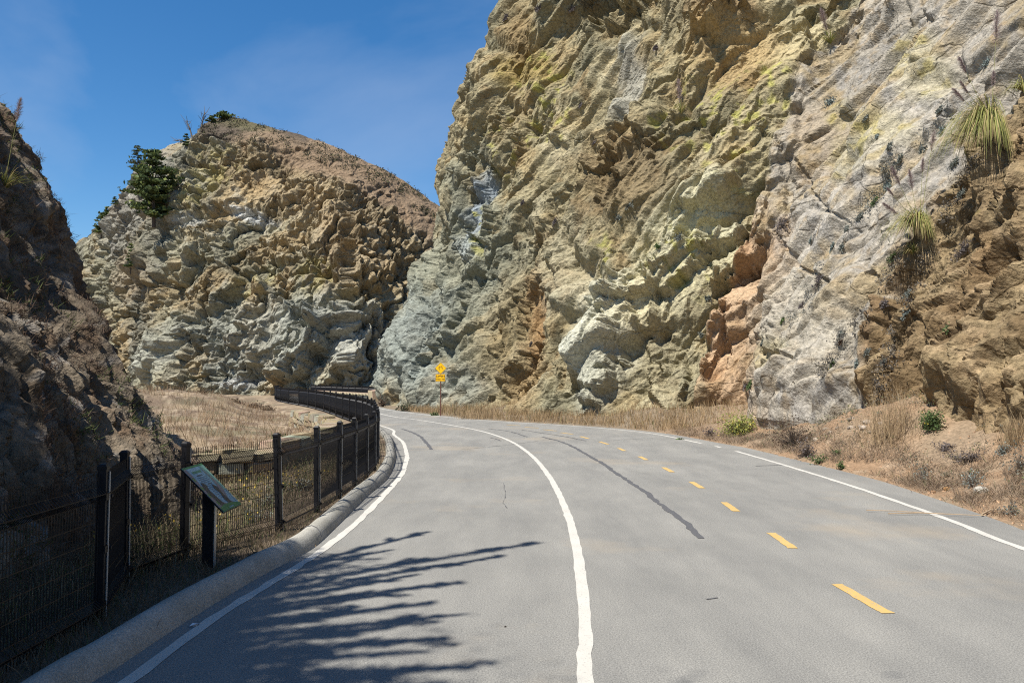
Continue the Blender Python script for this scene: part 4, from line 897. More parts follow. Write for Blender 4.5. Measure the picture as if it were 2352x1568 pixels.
for x, y, r, k in [(2186, 375, 14, 'grey'), (2198, 443, 14, 'grey'), (2084, 679, 14, 'grey'), (2033, 693, 15, 'heath'), (2084, 723, 16, 'bluegrey')]:
    cliff_shrub(x, y, r, k, 'grey shrub at the edge of the brown earth bank, %s from the top' % ORD[sorted([375, 443, 679, 693, 723]).index(y)], 'shrubs along the edge of the earth bank')
cliff_shrub(1800, 516, 24, 'heath', 'dark trailing dry shrub hanging on the orange rock'); cliff_shrub(2025, 425, 17, 'bluegrey', 'grey-green cushion shrub between slab and plumed grass'); cliff_shrub(2005, 458, 18, 'green', 'green mat of leaves on the slab below the grey cushion shrub', tall=.5)
cliff_shrub(2037, 595, 22, 'green', 'dense green shrub beneath the lower clump of plumed grass'); cliff_shrub(2210, 580, 26, 'heath', 'large dry grey shrub hanging on the brown bank', twig=2); cliff_shrub(1871, 650, 22, 'heath', 'wide grey shrub spreading in the middle of the pale slab'); cliff_shrub(1798, 734, 9, 'green', 'small green tuft at the edge of the orange rock'); cliff_shrub(2170, 767, 14, 'green', 'green shrub growing alone on the brown earth bank')
cliff_shrub(1717, 884, 13, 'green', 'green tuft at the foot of the slab above the mustard bush'); cliff_shrub(1897, 831, 11, 'green', 'small green plant with yellow flowers low on the slab', flower=.03); cliff_shrub(1505, 560, 8, 'green', 'small green tuft on the cream ledge'); cliff_shrub(1924, 789, 8, 'brown', 'reddish brown dead tuft low on the slab')
def ground_at(x, y):
    d = ray(x, y); Y = np.geomspace(4, 60, 500); P_ = np.stack([d[0] / d[1] * Y, Y, EYE + d[2] / d[1] * Y], 1)
    k = int(np.argmax(P_[:, 2] <= gz(P_[:, :2]))); p = P_[k].copy(); p[2] = float(gz(p[None, :2])[0]); return p
def ground_shrub(x, y, w, h, kind, label, name='shrub', cat='shrub', group=None, Y=None, **kw):
    p = ground_at(x, y) if Y is None else at(x, y, Y)
    if Y is not None: p[2] = float(gz(p[None, :2])[0])
    k = p[1] / F_PX
    return shrub(name, p, (0, 0, 1), w / 2 * k * 1.25, h * 1.0 * k, kind, label, cat, group, int(x * 3 + y), **kw)
ground_shrub(1697, 1000, 76, 58, 'yellowgreen', 'bright yellow-green flowering mustard bush on the right verge', flower=.06, n=2200, twig=3)
ground_shrub(1826, 1026, 92, 80, 'brown', 'large brown twiggy half-dead bush beside the mustard bush', n=900, twig=4); ground_shrub(1850, 935, 52, 40, 'heath', 'grey and dark twiggy shrub at the slab foot above the soil slope', Y=17.5, twig=3)
ground_shrub(2135, 990, 50, 44, 'green', 'glossy dark green bush at the foot of the earth bank', flower=.008, n=1400); ground_shrub(2117, 945, 46, 50, 'grey', 'grey shrub against the bank above the green bush', Y=13.6); ground_shrub(2229, 955, 56, 42, 'bluegrey', 'blue-grey rounded shrub at the bank foot on the right', Y=12.6)
ground_shrub(2340, 985, 60, 80, 'grey', 'tall grey shrub cut by the right edge of the picture', Y=12.3); ground_shrub(2231, 1062, 70, 22, 'heath', 'low purplish heath shrub on the soil of the right verge'); ground_shrub(2306, 1040, 34, 20, 'bluegrey', 'little blue-grey shrub on bare soil near the right edge'); ground_shrub(2317, 1182, 40, 28, 'bluegrey', 'small grey-green shrub nearest the camera on the right verge'); ground_shrub(1932, 1076, 18, 16, 'green', 'tiny green plant with white blossom at the asphalt edge')
ground_shrub(1880, 948, 46, 20, 'green', 'bright green leaf mat on the orange soil slope', Y=16.6); ground_shrub(1920, 925, 26, 12, 'green', 'small green patch higher up the orange soil slope', Y=16.9); ground_shrub(1629, 958, 28, 22, 'heath', 'grey shrub at the foot of the cliff left of the mustard bush', Y=24.5); ground_shrub(2170, 1040, 60, 16, 'heath', 'flat purplish shrub in the dry grass of the right verge'); ground_shrub(1560, 1013, 18, 8, 'green', 'low green tuft at the asphalt edge below the cliff')
ground_shrub(925, 936, 36, 22, 'dark', 'dark green bush at the cliff nose beside the far road', Y=43); ground_shrub(880, 924, 30, 26, 'brown', 'rounded brown bush at the far tip of the cliff', Y=50); ground_shrub(1000, 952, 20, 10, 'green', 'small green weed at the foot of the warning sign', Y=38.0)
# beyond the fence
ground_shrub(762, 972, 50, 44, 'yellowgreen', 'yellow flowering mustard bush between the stone wall and the fence', Y=23.5, flower=.12, n=1800, twig=3)
ground_shrub(608, 1008, 34, 18, 'green', 'green plant with yellow flowers beside the first raised wall block', Y=17.3, flower=.05); ground_shrub(692, 990, 30, 16, 'green', 'green leafy plant behind the stone wall', Y=19.5); ground_shrub(560, 1015, 50, 14, 'bluegrey', 'silvery low shrub just behind the wall coping', Y=16.6); ground_shrub(490, 1020, 44, 18, 'bluegrey', 'silvery shrub at the left end of the stone wall', Y=16.2); ground_shrub(500, 990, 46, 16, 'green', 'low green shrub on the dry mound', Y=20); ground_shrub(640, 965, 40, 16, 'green', 'green weeds with yellow flowers among the mound grass', Y=24, flower=.02)
for x, y in [(415, 898), (440, 892), (470, 890), (585, 893), (620, 893), (545, 890)]: ground_shrub(x, y, 34, 14, 'brown', 'low dark scrub bush on the far mound, %s from the left' % ORD[[415, 440, 470, 545, 585, 620].index(x)], group='scrub on the mound', Y=46)
for k, (x, y, Y_) in enumerate([(520, 1135, 11.5), (560, 1100, 12.5), (610, 1150, 11.0), (480, 1110, 12), (640, 1090, 13), (700, 1110, 12.6), (590, 1200, 10)]):
    ground_shrub(x, y, 60, 34, ('bluegrey', 'green', 'grey')[k % 3], 'flowering weed clump seen through the fence mesh, %s from the left' % ORD[[480, 520, 560, 590, 610, 640, 700].index(x)], cat='plant', name='weed_clump', group='weeds behind the fence', Y=Y_, flower=.05 if k % 2 else .015, twig=1.5)
# ------------------------------------------------------------------ grass (nobody could count it)
def grass(name, P2, hmin, hmax, width, c1, c2, label, seed, lean=.5, c3=None, p3_=0, density=None, face=None):
    rg = np.random.default_rng(seed); n = len(P2)
    root3 = np.c_[P2, gz(P2) - .01] if face is None else P2
    h = rg.uniform(hmin, hmax, n) * (1 if density is None else density); a = rg.uniform(0, 2 * np.pi, n); le = lean * rg.uniform(.1, 1.0, n) * h
    tips = root3 + np.stack([np.cos(a) * le, np.sin(a) * le, h], 1)
    V, Fq = blades(root3, tips, width, rg, .08)
    o = mesh_np(name, V, Fq, M['straw'], None, tint(n, 6, c1, c2, rg, .28, c3, p3_)); tag(o, label, 'grass', kind='stuff'); return o
def beside(line, n, d0, d1, y0, y1, side, rg, power=1.0, clump=.25):
    L = resample(line, .1); nr = normals2(L); m = (L[:, 1] > y0) & (L[:, 1] < y1); L, nr = L[m], nr[m]
    wgt = 1 / np.maximum(L[:, 1], 4) ** power; c = np.cumsum(wgt / wgt.sum()); k = np.searchsorted(c, rg.uniform(0, 1, n)).clip(0, len(L) - 1)
    d = d0 + (d1 - d0) * rg.uniform(0, 1, n) ** 1.2
    p = L[k] + side * nr[k] * d[:, None] + rg.normal(0, .12, (n, 2))
    keep = fbm(np.c_[p * 1.1, p[:, :1] * 0], 3, 55) > -clump + .5 * rg.uniform(-.5, .5, n)
    return p[keep], d[keep]
rg = np.random.default_rng(12)
p, d = beside(ROAD_R, 70000, .25, 2.7, 5, 27, 1, rg, 1.0, .02); kp_ = (d < np.interp(p[:, 1], [9, 13, 15, 24], [2.7, 2.4, 1.3, 1.2])) | (rg.uniform(0, 1, len(p)) < .05); p = p[kp_]; grass('dry_grass', p, .03, .2, .007, (176, 152, 122), (126, 106, 88), 'dry brown grass along the right verge of the road', 1, 1.8, (110, 120, 70), .05)
p, d = beside(ROAD_R, 15000, .5, 3.6, 26, 45, 1, rg, .3, .3); grass('dry_grass', p, .08, .42, .013, (204, 172, 122), (150, 122, 84), 'straw coloured grass along the foot of the big cliff', 2, .6, (120, 128, 66), .05)
for k, (x, y, w, h) in enumerate([(2045, 1010, 90, 120), (1090, 945, 60, 30), (2330, 1020, 40, 70)]):
    c = ground_at(x, y) if y > 970 else at(x, y, 35); q = c[:2] + np.random.default_rng(k).normal(0, w / 2 / F_PX * c[1] * .7, (420, 2)); hh = h / F_PX * c[1]
    grass('tall_dry_grass', q, hh * .4, hh, .004 + c[1] * .0002, (206, 178, 132), (160, 130, 92), ['tall straw grass leaning on the earth bank', 'golden grass tuft at the cliff foot by the sign', 'dry grass tuft at the right edge of the picture'][k], 20 + k, .5)
p, d = beside(KERB_EDGE, 15000, .3, 1.2, 2, 26, -1, rg, 1.2, .3); grass('verge_grass', p, .03, .16, .005, (150, 128, 98), (100, 86, 62), 'short dry grass between the kerb and the fence', 3, 1.0, (96, 112, 56), .12)
p, d = beside(KERB_EDGE, 15000, 1.0, 3.0, 4, 24, -1, rg, 1.0, .35); grass('weeds', p, .06, .34, .007, (168, 148, 114), (120, 110, 82), 'dry and green weeds behind the fence', 4, .9, (104, 122, 62), .22)
q = np.c_[rg.uniform(-24, -4.5, 52000), rg.uniform(15, 52, 52000)]; lf, _, _ = dist_signed(q, KERB_EDGE); q = q[(lf < -2.4) & (rg.uniform(0, 1, len(q)) < 22 / q[:, 1].clip(22))]
keep = fbm(np.c_[q * .5, q[:, :1] * 0], 3, 56) > -.02; grass('mound_grass', q[keep], .08, .5, .011, (190, 158, 118), (132, 104, 80), 'dry grass covering the mound beyond the fence', 5, .9, (112, 116, 70), .06)
# flowers behind the fence
q = np.c_[rg.uniform(-6, -3, 300), rg.uniform(8.5, 15, 300)]; lf, _, _ = dist_signed(q, KERB_EDGE); q = q[lf < -.8]
C = np.c_[q, gz(q) + rg.uniform(.1, .3, len(q))]; V, Fq = leaves(C, np.full(len(C), .016), rg, aspect=1); tag(mesh_np('yellow_flowers', V, Fq, M['leaf'], None, tint(len(C), 4, (236, 196, 30), (250, 214, 60), rg, .1)), 'scattered yellow flowers among the weeds behind the fence', 'flowers', kind='stuff')
# scrub growing over the left bank
fp, fnm = LBANK; inb = (LBANK_PX[0] > -250) & (LBANK_PX[0] < 560); sel = np.where(inb & (fbm(fp * .9, 3, 57) > .02))[0]; sel = rg.choice(sel, min(5200, len(sel)))
c = fp[sel]; green = fbm(c * .55, 3, 58) > .08
per = 7; roots = np.repeat(c, per, 0) + rg.normal(0, .03, (len(c) * per, 3)); nn = np.repeat(fnm[sel], per, 0)
tips = roots + (nn * .5 + np.array([0, 0, .35]) + rg.normal(0, .5, roots.shape)) * (rg.uniform(.03, .12, len(roots)) * np.repeat(.6 + .5 * rg.uniform(0, 1, len(c)), per))[:, None]
V, Fq = blades(roots, tips, .011, rg); n = len(roots); cc = tint(n, 6, (136, 112, 92), (96, 76, 62), rg).reshape(n, 6, 3); gm = np.repeat(green, per) & (rg.uniform(0, 1, n) < .7); cc[gm] = (tint(n, 1, (112, 124, 62), (70, 84, 44), rg))[gm][:, None]
tag(mesh_np('bank_scrub', V, Fq, M['straw'], None, cc.reshape(-1, 3)), 'brown and green scrub growing over the rock bank on the left', 'scrub', kind='stuff')
# low grey-green scrub through the right verge
C_ = []
for _ in range(90):
    Yv = rg.uniform(8.5, 23); k_ = int(np.argmin(abs(ROAD_R[:, 1] - Yv))); q_ = np.array([[ROAD_R[k_, 0] + rg.uniform(.7, 3.0), Yv]]); w_ = rg.uniform(.5, 1.6); C_.append(np.c_[q_, gz(q_) + .04] + rg.normal(size=(70, 3)) * np.array([.16, .16, .05]) * w_)
C_ = np.vstack(C_); V, Fq = leaves(C_, np.full(len(C_), .022), rg); tag(mesh_np('verge_scrub', V, Fq, M['leaf'], None, tint(len(C_), 4, (150, 144, 122), (104, 100, 82), rg, .3, (118, 130, 70), .15)), 'low grey-green scrub mixed through the dry right verge', 'scrub', kind='stuff')
# grey scrub rooted along the seams of the slab and the edge of the bank
def seam(px_, n, spread, c1, c2, label, size=.03):
    q_ = resample(np.array(px_, float), 3.0); k = rg.integers(0, len(q_), n); keep_ = fbm(np.c_[q_[k] * .03, k * 0.0], 2, 63) > -.08; k = k[keep_]; C_ = []
    for x, y in q_[k] + rg.normal(0, spread, (len(k), 2)):
        c_, n_ = on_face(CLIFF, CLIFF_PX, x, y); w_ = rg.uniform(.5, 1.5); C_.append(c_ + n_ * .05 + rg.normal(size=(46, 3)) * np.array([.1, .1, .08]) * w_)
    C_ = np.vstack(C_); V, Fq = leaves(C_, np.full(len(C_), size), rg); tag(mesh_np('seam_scrub', V, Fq, M['leaf'], None, tint(len(C_), 4, c1, c2, rg, .3)), label, 'scrub', kind='stuff')
seam([(1800, 760), (1850, 690), (1900, 600), (1960, 500), (2010, 440), (2060, 365), (2130, 320), (2200, 230)], 60, 6, (150, 152, 140), (98, 98, 92), 'grey scrub along the long diagonal seam of the slab')
seam([(1880, 850), (1930, 780), (1990, 700), (2040, 620), (2090, 560)], 42, 7, (150, 144, 132), (98, 92, 86), 'grey scrub in the lower seam of the slab'); seam([(2010, 900), (2060, 760), (2100, 650), (2160, 520), (2200, 420), (2280, 330)], 70, 10, (146, 136, 120), (92, 84, 76), 'dry scrub along the edge of the brown bank')
# sparse scrub along the top of the headland
fp, fnm = HILL; hxx, hyy = HILL_PX; sel = np.where((hyy < np.interp(hxx, [430, 520, 700, 900, 1000], [320, 330, 360, 440, 520])) & (hxx > 440) & (hxx < 1000))[0]
sel = sel[fbm(fp[sel] * .5, 3, 59) > -.02]; sel = rg.choice(sel, min(2200, len(sel))); c = fp[sel]; c = np.repeat(c, 5, 0) + rg.normal(0, .16, (len(c) * 5, 3)); V, Fq = leaves(c, np.full(len(c), .1), rg, .3, .7)
tag(mesh_np('hill_scrub', V, Fq, M['leaf'], None, tint(len(c), 4, (112, 104, 84), (84, 84, 52), rg, .2, (120, 128, 56), .06)), 'low scrub dotted over the brown top of the headland', 'scrub', kind='stuff')

# ------------------------------------------------------------------ pampas grass
def pampas(pos, nrm, size, plumes, label, seed, nleaf=260, droop=1.0, out=None):
    rg = np.random.default_rng(seed); root = empty('pampas_grass', tuple(pos)); tag(root, label, 'pampas grass')
    o = np.asarray(out if out is not None else nrm, float); a = rg.uniform(0, 2 * np.pi, nleaf); sp_ = rg.uniform(.3, 1, nleaf)
    d = np.stack([np.cos(a), np.sin(a), 0 * a], 1) * .6 + o[None] * .45
    V_, F_, n0 = [], [], 0; w = max(.01, np.linalg.norm(pos) * .0006)
    t = np.array([0, .3, .6, .85, 1.0])
    L = size * rg.uniform(.6, 1.15, nleaf)
    P_ = d[:, None] * (L * sp_)[:, None, None] * t[None, :, None]
    rise = rg.uniform(.5, 1.0, nleaf)
    P_[:, :, 2] += L[:, None] * (rise[:, None] * t[None] - droop * (.55 + rise[:, None] * .55) * t[None] ** 2.2 * (1.1 * sp_[:, None]))
    side = np.cross(d, (0, 0, 1.0)); side /= np.linalg.norm(side, axis=1)[:, None] + 1e-6
    wd = w * np.array([1, 1, .8, .5, .12]); V_ = np.stack([P_ - side[:, None] * wd[None, :, None] / 2, P_ + side[:, None] * wd[None, :, None] / 2], 2).reshape(-1, 3)
    k = np.arange(nleaf)[:, None] * 10; F_ = np.concatenate([k + np.array([[2 * j, 2 * j + 1, 2 * j + 3, 2 * j + 2]]) for j in range(4)])
    mesh_np('leaves', V_, F_, M['leaf'], root, tint(nleaf, 10, (184, 178, 84), (124, 136, 62), rg, .25, (206, 180, 120), .25))
    for tip, plen, tilt_ in plumes:
        plen *= 1.25
        tip = np.asarray(tip, float) - np.asarray(pos, float); st = MB(); base_ = tip * (1 - plen / np.linalg.norm(tip))
        st.tube([(0, 0, 0), tuple(base_ * .5 + np.array([0, 0, .04 * size])), tuple(base_), tuple(base_ * .35 + tip * .65)], [w * .5, w * .45, w * .35, w * .2], 5); so = st.build('stalk', M['stalk'], root)
        ax = (tip - base_); n = 420; s = rg.uniform(0, 1, n) ** .8; rad = plen * .2 * np.sin(np.pi * (s * .9 + .08)) ** .7
        rt = base_[None] + ax[None] * s[:, None]; off = rg.normal(size=(n, 3)); off /= np.linalg.norm(off, axis=1)[:, None]
        drift = np.array([tilt_, 0, -.25]) * plen * .25
        tp = rt + off * rad[:, None] + ax[None] * .14 + drift[None] * rg.uniform(.2, 1, n)[:, None]
        V, Fq = blades(rt, tp, w * .45, rg); mesh_np('plume', V, Fq, M['straw'], so, tint(n, 6, (206, 184, 178), (160, 132, 126), rg, .2))
M['stalk'] = plain('pampas_stalk', tuple(rock(150, 150, 84)), .7, .2)
p, nn = on_face(CLIFF, CLIFF_PX, 2275, 300); Yp = p[1]
pampas(p, nn, 1.7, [(at(2290, 30, Yp), .62, 0), (at(2205, 133, Yp), .34, -.6), (at(2282, 165, Yp), .3, 0), (at(2208, 188, Yp), .26, -.5), (at(2192, 205, Yp), .3, -.7)], 'large pampas grass clump with purple plumes high on the right bank', 5, 1000, 1.45)
p, nn = on_face(CLIFF, CLIFF_PX, 2112, 520); Yp = p[1]
pampas(p, nn, 1.3, [(at(2145, 305, Yp), .4, 0), (at(2120, 365, Yp), .3, 0), (at(2050, 385, Yp), .42, -.3), (at(2088, 392, Yp), .42, .1), (at(2040, 432, Yp), .2, -.5), (at(2032, 468, Yp), .36, -.5)], 'pampas grass clump with pink plumes between the slab and the bank', 6, 600, 1.25)
p, nn = on_face(CLIFF, CLIFF_PX, 2092, 580); pampas(p, nn, .6, [], 'small plumeless pampas tuft below the pink plumed clump', 7, 130, 1.0)
p, nn = on_face(CLIFF, CLIFF_PX, 1908, 108); Yp = p[1]; pampas(p, nn, .9, [(at(1886, 22, Yp), .8, 0)], 'small pampas tuft with one dark plume at the top edge of the slab', 8, 90, .8)
p, nn = on_face(CLIFF, CLIFF_PX, 1556, 268); Yp = p[1]; pampas(p, nn, .8, [(at(1558, 185, Yp), .9, 0)], 'lone pampas plume on the middle of the rough cliff', 9, 50, .6)
p, nn = on_face(CLIFF, CLIFF_PX, 2345, 200); pampas(p, nn, .8, [], 'yellowing grass clump at the top right edge', 10, 160, 1.2)
p, nn = on_face((LBANK[0], LBANK[1]), LBANK_PX, 12, 440); Yp = p[1]; pampas(p, nn, .55, [(at(47, 228, Yp), .3, .1)], 'pampas tuft with one upright plume on the left bank', 11, 90, .7)

# ------------------------------------------------------------------ trees on the headland
def conifer(name, pos, h, spread, label, seed, tiers=11, dens=1.0, lean=(0, 0), start=.08, top=.25, col=((112, 130, 72), (62, 80, 46)), round_=False, leaf=.22):
    rg = np.random.default_rng(seed); root = empty(name, tuple(pos)); tag(root, label, 'tree')
    tr = MB(); pts = [(lean[0] * h * t, lean[1] * h * t, h * t - .8 * (t == 0)) for t in np.linspace(0, 1, 7)]
    tr.tube(pts, list(np.linspace(h * .028, h * .005, 7)), 7)
    C = []
    for k in range(tiers):
        t = start + (1 - start) * k / (tiers - 1); w = spread * (((1 - t) ** .7 * (1 - top) + top * (1 - t) + .06) if not round_ else (math.sin(math.pi * (.2 + .74 * t)) ** .8 * .85)) * rg.uniform(.7, 1.2)
        for j in range(int(rg.integers(4, 7))):
            a = rg.uniform(0, 2 * np.pi); L = w * rg.uniform(.55, 1.1); e = np.array([math.cos(a) * L, math.sin(a) * L, L * rg.uniform(-.05, .25)]); o = np.array([lean[0] * h * t, lean[1] * h * t, h * t])
            tr.tube([tuple(o), tuple(o + e * .5 + np.array([0, 0, .02 * h])), tuple(o + e)], [h * .008, h * .005, h * .002], 4)
            m = int(34 * dens * (.4 + L / spread)); s = rg.uniform(.25, 1.08, m)
            C.append(o + e[None] * s[:, None] + rg.normal(size=(m, 3)) * np.array([.13, .13, .035]) * spread * (.6 + .4 * s)[:, None])
    tr.build('trunk', M['bark'], root); C = np.vstack(C); V, Fq = leaves(C, np.full(len(C), leaf), rg, .55, .55); mesh_np('crown', V, Fq, M['leaf'], root, tint(len(C), 4, *col, rg, .25, (140, 152, 66), .15))
    return root
def hill_pt(x, y): return on_face(HILL, HILL_PX, x, y)[0]
def px2m(p): return p[1] / F_PX
b = hill_pt(372, 512); k = px2m(b); conifer('cypress_tree', b + np.array([0, -1.5, 0]), 160 * k, 56 * k, 'big dark green cypress tree on the left flank of the headland', 21, 13, 2.0, (-.05, 0), leaf=.28, round_=True)
b = hill_pt(328, 445); k = px2m(b); conifer('cypress_tree', b + np.array([0, -.5, 0]), 66 * k, 34 * k, 'dense rounded cypress behind the big one on the headland', 22, 9, 1.8, leaf=.26, round_=True)
b = hill_pt(322, 408); k = px2m(b); conifer('pine_tree', b, 74 * k, 26 * k, 'thin sparse pine against the sky left of the cypress', 23, 10, .22, (-.04, 0), .35, .9, ((84, 96, 70), (52, 66, 48)), .2)
b = hill_pt(228, 535); k = px2m(b); conifer('cypress_tree', b, 60 * k, 24 * k, 'small cypress on the left shoulder of the headland', 24, 8, 1.4, (.25, 0), leaf=.22, round_=True)
b = hill_pt(265, 476); k = px2m(b); conifer('cypress_tree', b, 18 * k, 9 * k, 'tiny cypress peeping over the left ridge', 25, 5, .7, top=.9, leaf=.15)
b = hill_pt(506, 262); k = px2m(b); conifer('cypress_tree', b, 16 * k, 26 * k, 'wind flattened cypress on the very top of the headland', 26, 5, 1.6, (.1, 0), top=1.2, leaf=.2)
b = hill_pt(484, 268); k = px2m(b); conifer('cypress_tree', b, 14 * k, 14 * k, 'low cypress just left of the summit', 27, 4, 1.2, (-.2, 0), top=1.2, leaf=.18)
b = hill_pt(297, 612); k = px2m(b); conifer('cypress_tree', b, 54 * k, 14 * k, 'narrow young cypress low on the headland flank', 28, 8, .9, top=.5, leaf=.2)
b = hill_pt(424, 330); k = px2m(b); conifer('cypress_tree', b, 26 * k, 12 * k, 'small cypress in the notch below the dead branches', 29, 5, .8, top=.7, leaf=.16)
def dead_tree(x, y, tipx, tipy, label, seed):
    rg = np.random.default_rng(seed); b = hill_pt(x, y); k = px2m(b); e = np.array([(tipx - x) * k, 0, -(tipy - y) * k]); mb = MB(); root = empty('dead_tree', tuple(b)); tag(root, label, 'tree')
    mb.tube([(0, 0, -.4), tuple(e * .5 + np.array([0, 0, .2])), tuple(e)], [.13, .09, .03], 5); mb.build('trunk', M['deadwood'], root); br = MB()
    for j in range(11):
        t = rg.uniform(.25, .95); o = e * t; d = e * rg.uniform(.2, .5) + rg.normal(0, .5, 3) * np.linalg.norm(e) * .35; br.tube([tuple(o), tuple(o + d * .5 + rg.normal(0, .1, 3)), tuple(o + d)], [.05, .035, .015], 4)
    br.build('branches', M['deadwood'], root)
M['deadwood'] = plain('dead_wood', (.13, .115, .10), .9, .1, vary=.3)
dead_tree(440, 306, 424, 268, 'bare dead tree leaning left on the headland ridge', 31); dead_tree(456, 284, 466, 246, 'upper bare dead tree next to the summit', 32); dead_tree(428, 322, 402, 318, 'lowest bare dead branch stretching left over the notch', 33)

# ------------------------------------------------------------------ the cypress beside the camera whose shadow lies on the road
hx_ = -to_sun.x / to_sun.z; hy_ = -to_sun.y / to_sun.z
rg = np.random.default_rng(44); tree = empty('cypress_tree', (-8.6, -1.6, 5.2)); tag(tree, 'tall cypress above the left bank whose branches throw shadow on the road', 'tree'); t0 = np.array([-8.6, -1.6, 5.2])
tr, C = MB(), []
tr.tube([(0, 0, -2.2), (.1, .1, 1.5), (.2, .3, 4), (.1, .2, 7.5)], [.34, .28, .2, .05], 8)
STREAK = [((620, 1310), (985, 1220), 7.4, .09), ((600, 1330), (1228, 1246), 7.8, .15), ((560, 1350), (1150, 1277), 7.2, .12), ((500, 1380), (1030, 1340), 7.6, .16), ((520, 1395), (900, 1362), 7.0, .14), ((400, 1450), (1060, 1410), 7.4, .14), ((380, 1480), (1035, 1464), 7.0, .17), ((300, 1525), (1095, 1530), 7.3, .18), ((300, 1560), (900, 1552), 6.8, .2), ((320, 1500), (760, 1490), 6.6, .2), ((430, 1425), (800, 1400), 6.6, .16), ((200, 1600), (860, 1600), 7.0, .25), ((480, 1350), (760, 1300), 6.8, .1), ((560, 1372), (960, 1318), 7.5, .1), ((520, 1420), (980, 1385), 7.8, .12), ((420, 1465), (900, 1440), 7.6, .14), ((360, 1500), (980, 1495), 7.8, .15), ((640, 1290), (900, 1262), 7.0, .1), ((330, 1545), (1000, 1572), 7.6, .18)]
for a, b, h, wd in STREAK:
    A, B = gp(*a), gp(*b); sh = np.array([-hx_ * h, -hy_ * h, h]); A, B = A + sh - t0, B + sh - t0
    o = np.array([.2, .3, 3.4]) * rg.uniform(.6, 1.1); A = A + (o - A) * .12
    tr.tube([tuple(o), tuple(A * .6 + o * .4 + np.array([0, 0, .3])), tuple(A), tuple(B)], [.09, .06, .035, .006], 5)
    d = B - A; L = np.linalg.norm(d)
    for j in range(int(9 * L / 2.5) + 5):           # side sprays
        s = rg.uniform(-.35, .98); q0 = A + d * s; dv_ = d / L * rg.uniform(.5, .9) + rg.normal(size=3) * np.array([.2, .2, .1]); e = q0 + dv_ * (.75 - .4 * max(s, 0)) * rg.uniform(.5, 1.2)
        tr.tube([tuple(q0), tuple(e)], [.01, .003], 3, cap=False); m = 60; ss = rg.uniform(0, 1, m); C.append(q0 + (e - q0) * ss[:, None] + rg.normal(size=(m, 3)) * wd * .28 * (1.05 - .7 * ss)[:, None])
    m = int(900 * L / 2.5); ss = rg.uniform(-.3, 1, m); C.append(A + d * ss[:, None] + rg.normal(size=(m, 3)) * wd * .55 * np.clip(1.1 - ss, .05, 1)[:, None])
for j in range(760):                                # foliage over the bank and fence
    x, y = rg.uniform(-200, 430), rg.uniform(980, 1600)
    if y < 1240 and x > 250 - (1240 - y) * .5: continue
    if y > 1250 and x > 430 - (y - 1250) * .5: continue
    g_ = gp(x, max(y, 1000), .25); h = rg.uniform(6.6, 9.0); g_ = np.array([max(g_[0], -6.5), min(g_[1], 9.5), .3]); c_ = g_ + np.array([-hx_ * h, -hy_ * h, h]) - t0; C.append(c_ + rg.normal(size=(130, 3)) * np.array([.34, .34, .12])); o = np.array([.2, .3, 3.4]); tr.tube([tuple(o + (c_ - o) * .5), tuple(c_)], [.02, .006], 3, cap=False)
for j in range(170):                                # sprays over the kerb, with gaps that let light through
    Yk = rg.uniform(3.2, 8.3); k_ = int(np.argmin(abs(kp[:, 1] - Yk))); g_ = np.array([kp[k_, 0] - .12 + rg.normal(0, .22), kp[k_, 1], .12]); h = rg.uniform(6.4, 8.2)
    if perlin(np.array([[Yk * 1.6, 0.3, 0.1]]))[0] > .16: continue
    c_ = g_ + np.array([-hx_ * h, -hy_ * h, h]) - t0; C.append(c_ + rg.normal(size=(120, 3)) * np.array([.26, .14, .08])); o = np.array([.2, .3, 3.4]); tr.tube([tuple(o + (c_ - o) * .5), tuple(c_)], [.02, .006], 3, cap=False)
for j in range(150):                                # the body of the crown
    c_ = np.array([rg.normal(1.3, 1.5), rg.normal(.9, 1.4), rg.uniform(.8, 6.0)]); w_ = rg.uniform(.25, .6); C.append(c_ + rg.normal(size=(170, 3)) * np.array([w_, w_, w_ * .4]))
    tr.tube([(.15, .2, max(.3, c_[2] - .6)), tuple(c_)], [.05, .012], 4, cap=False)
tr.build('trunk', M['bark'], tree); C = np.vstack(C); bad = (C[:, 0] + t0[0] > -.72 * (C[:, 1] + t0[1])) & ((C[:, 2] + t0[2] - EYE) < .56 * np.maximum(C[:, 1] + t0[1], .5)); C = C[~bad]
V, Fq = leaves(C, np.full(len(C), .05), rg, .2, .35); mesh_np('crown', V, Fq, M['leaf'], tree, tint(len(C), 4, (66, 84, 44), (34, 50, 28), rg, .25))

# ------------------------------------------------------------------ loose stones, sticks and litter
def boulder(name, pos, s, c, label, seed, cat='rock', group=None):
    rs_ = np.random.default_rng(seed); bm = bmesh.new(); bmesh.ops.create_icosphere(bm, subdivisions=2, radius=1.0)
    for v in bm.verts:
        n_ = v.co.copy(); v.co = Vector((n_.x, n_.y * .8, n_.z * .62)) * (1 + .35 * float(perlin(np.array([[*(n_ * 1.3 + Vector((seed, 0, 0)))]]))[0]) + rs_.uniform(-.07, .07))
    me = bpy.data.meshes.new(name); bm.to_mesh(me); bm.free(); me.materials.append(M['stone']); a = me.attributes.new('col', 'FLOAT_COLOR', 'POINT')
    for d_ in a.data: d_.color = (*rock(*c), 1)
    o = link(name, me); o.location = (pos[0], pos[1], pos[2] + s * .25); o.scale = (s, s, s); o.rotation_euler = (0, 0, seed); tag(o, label, cat, group); return o
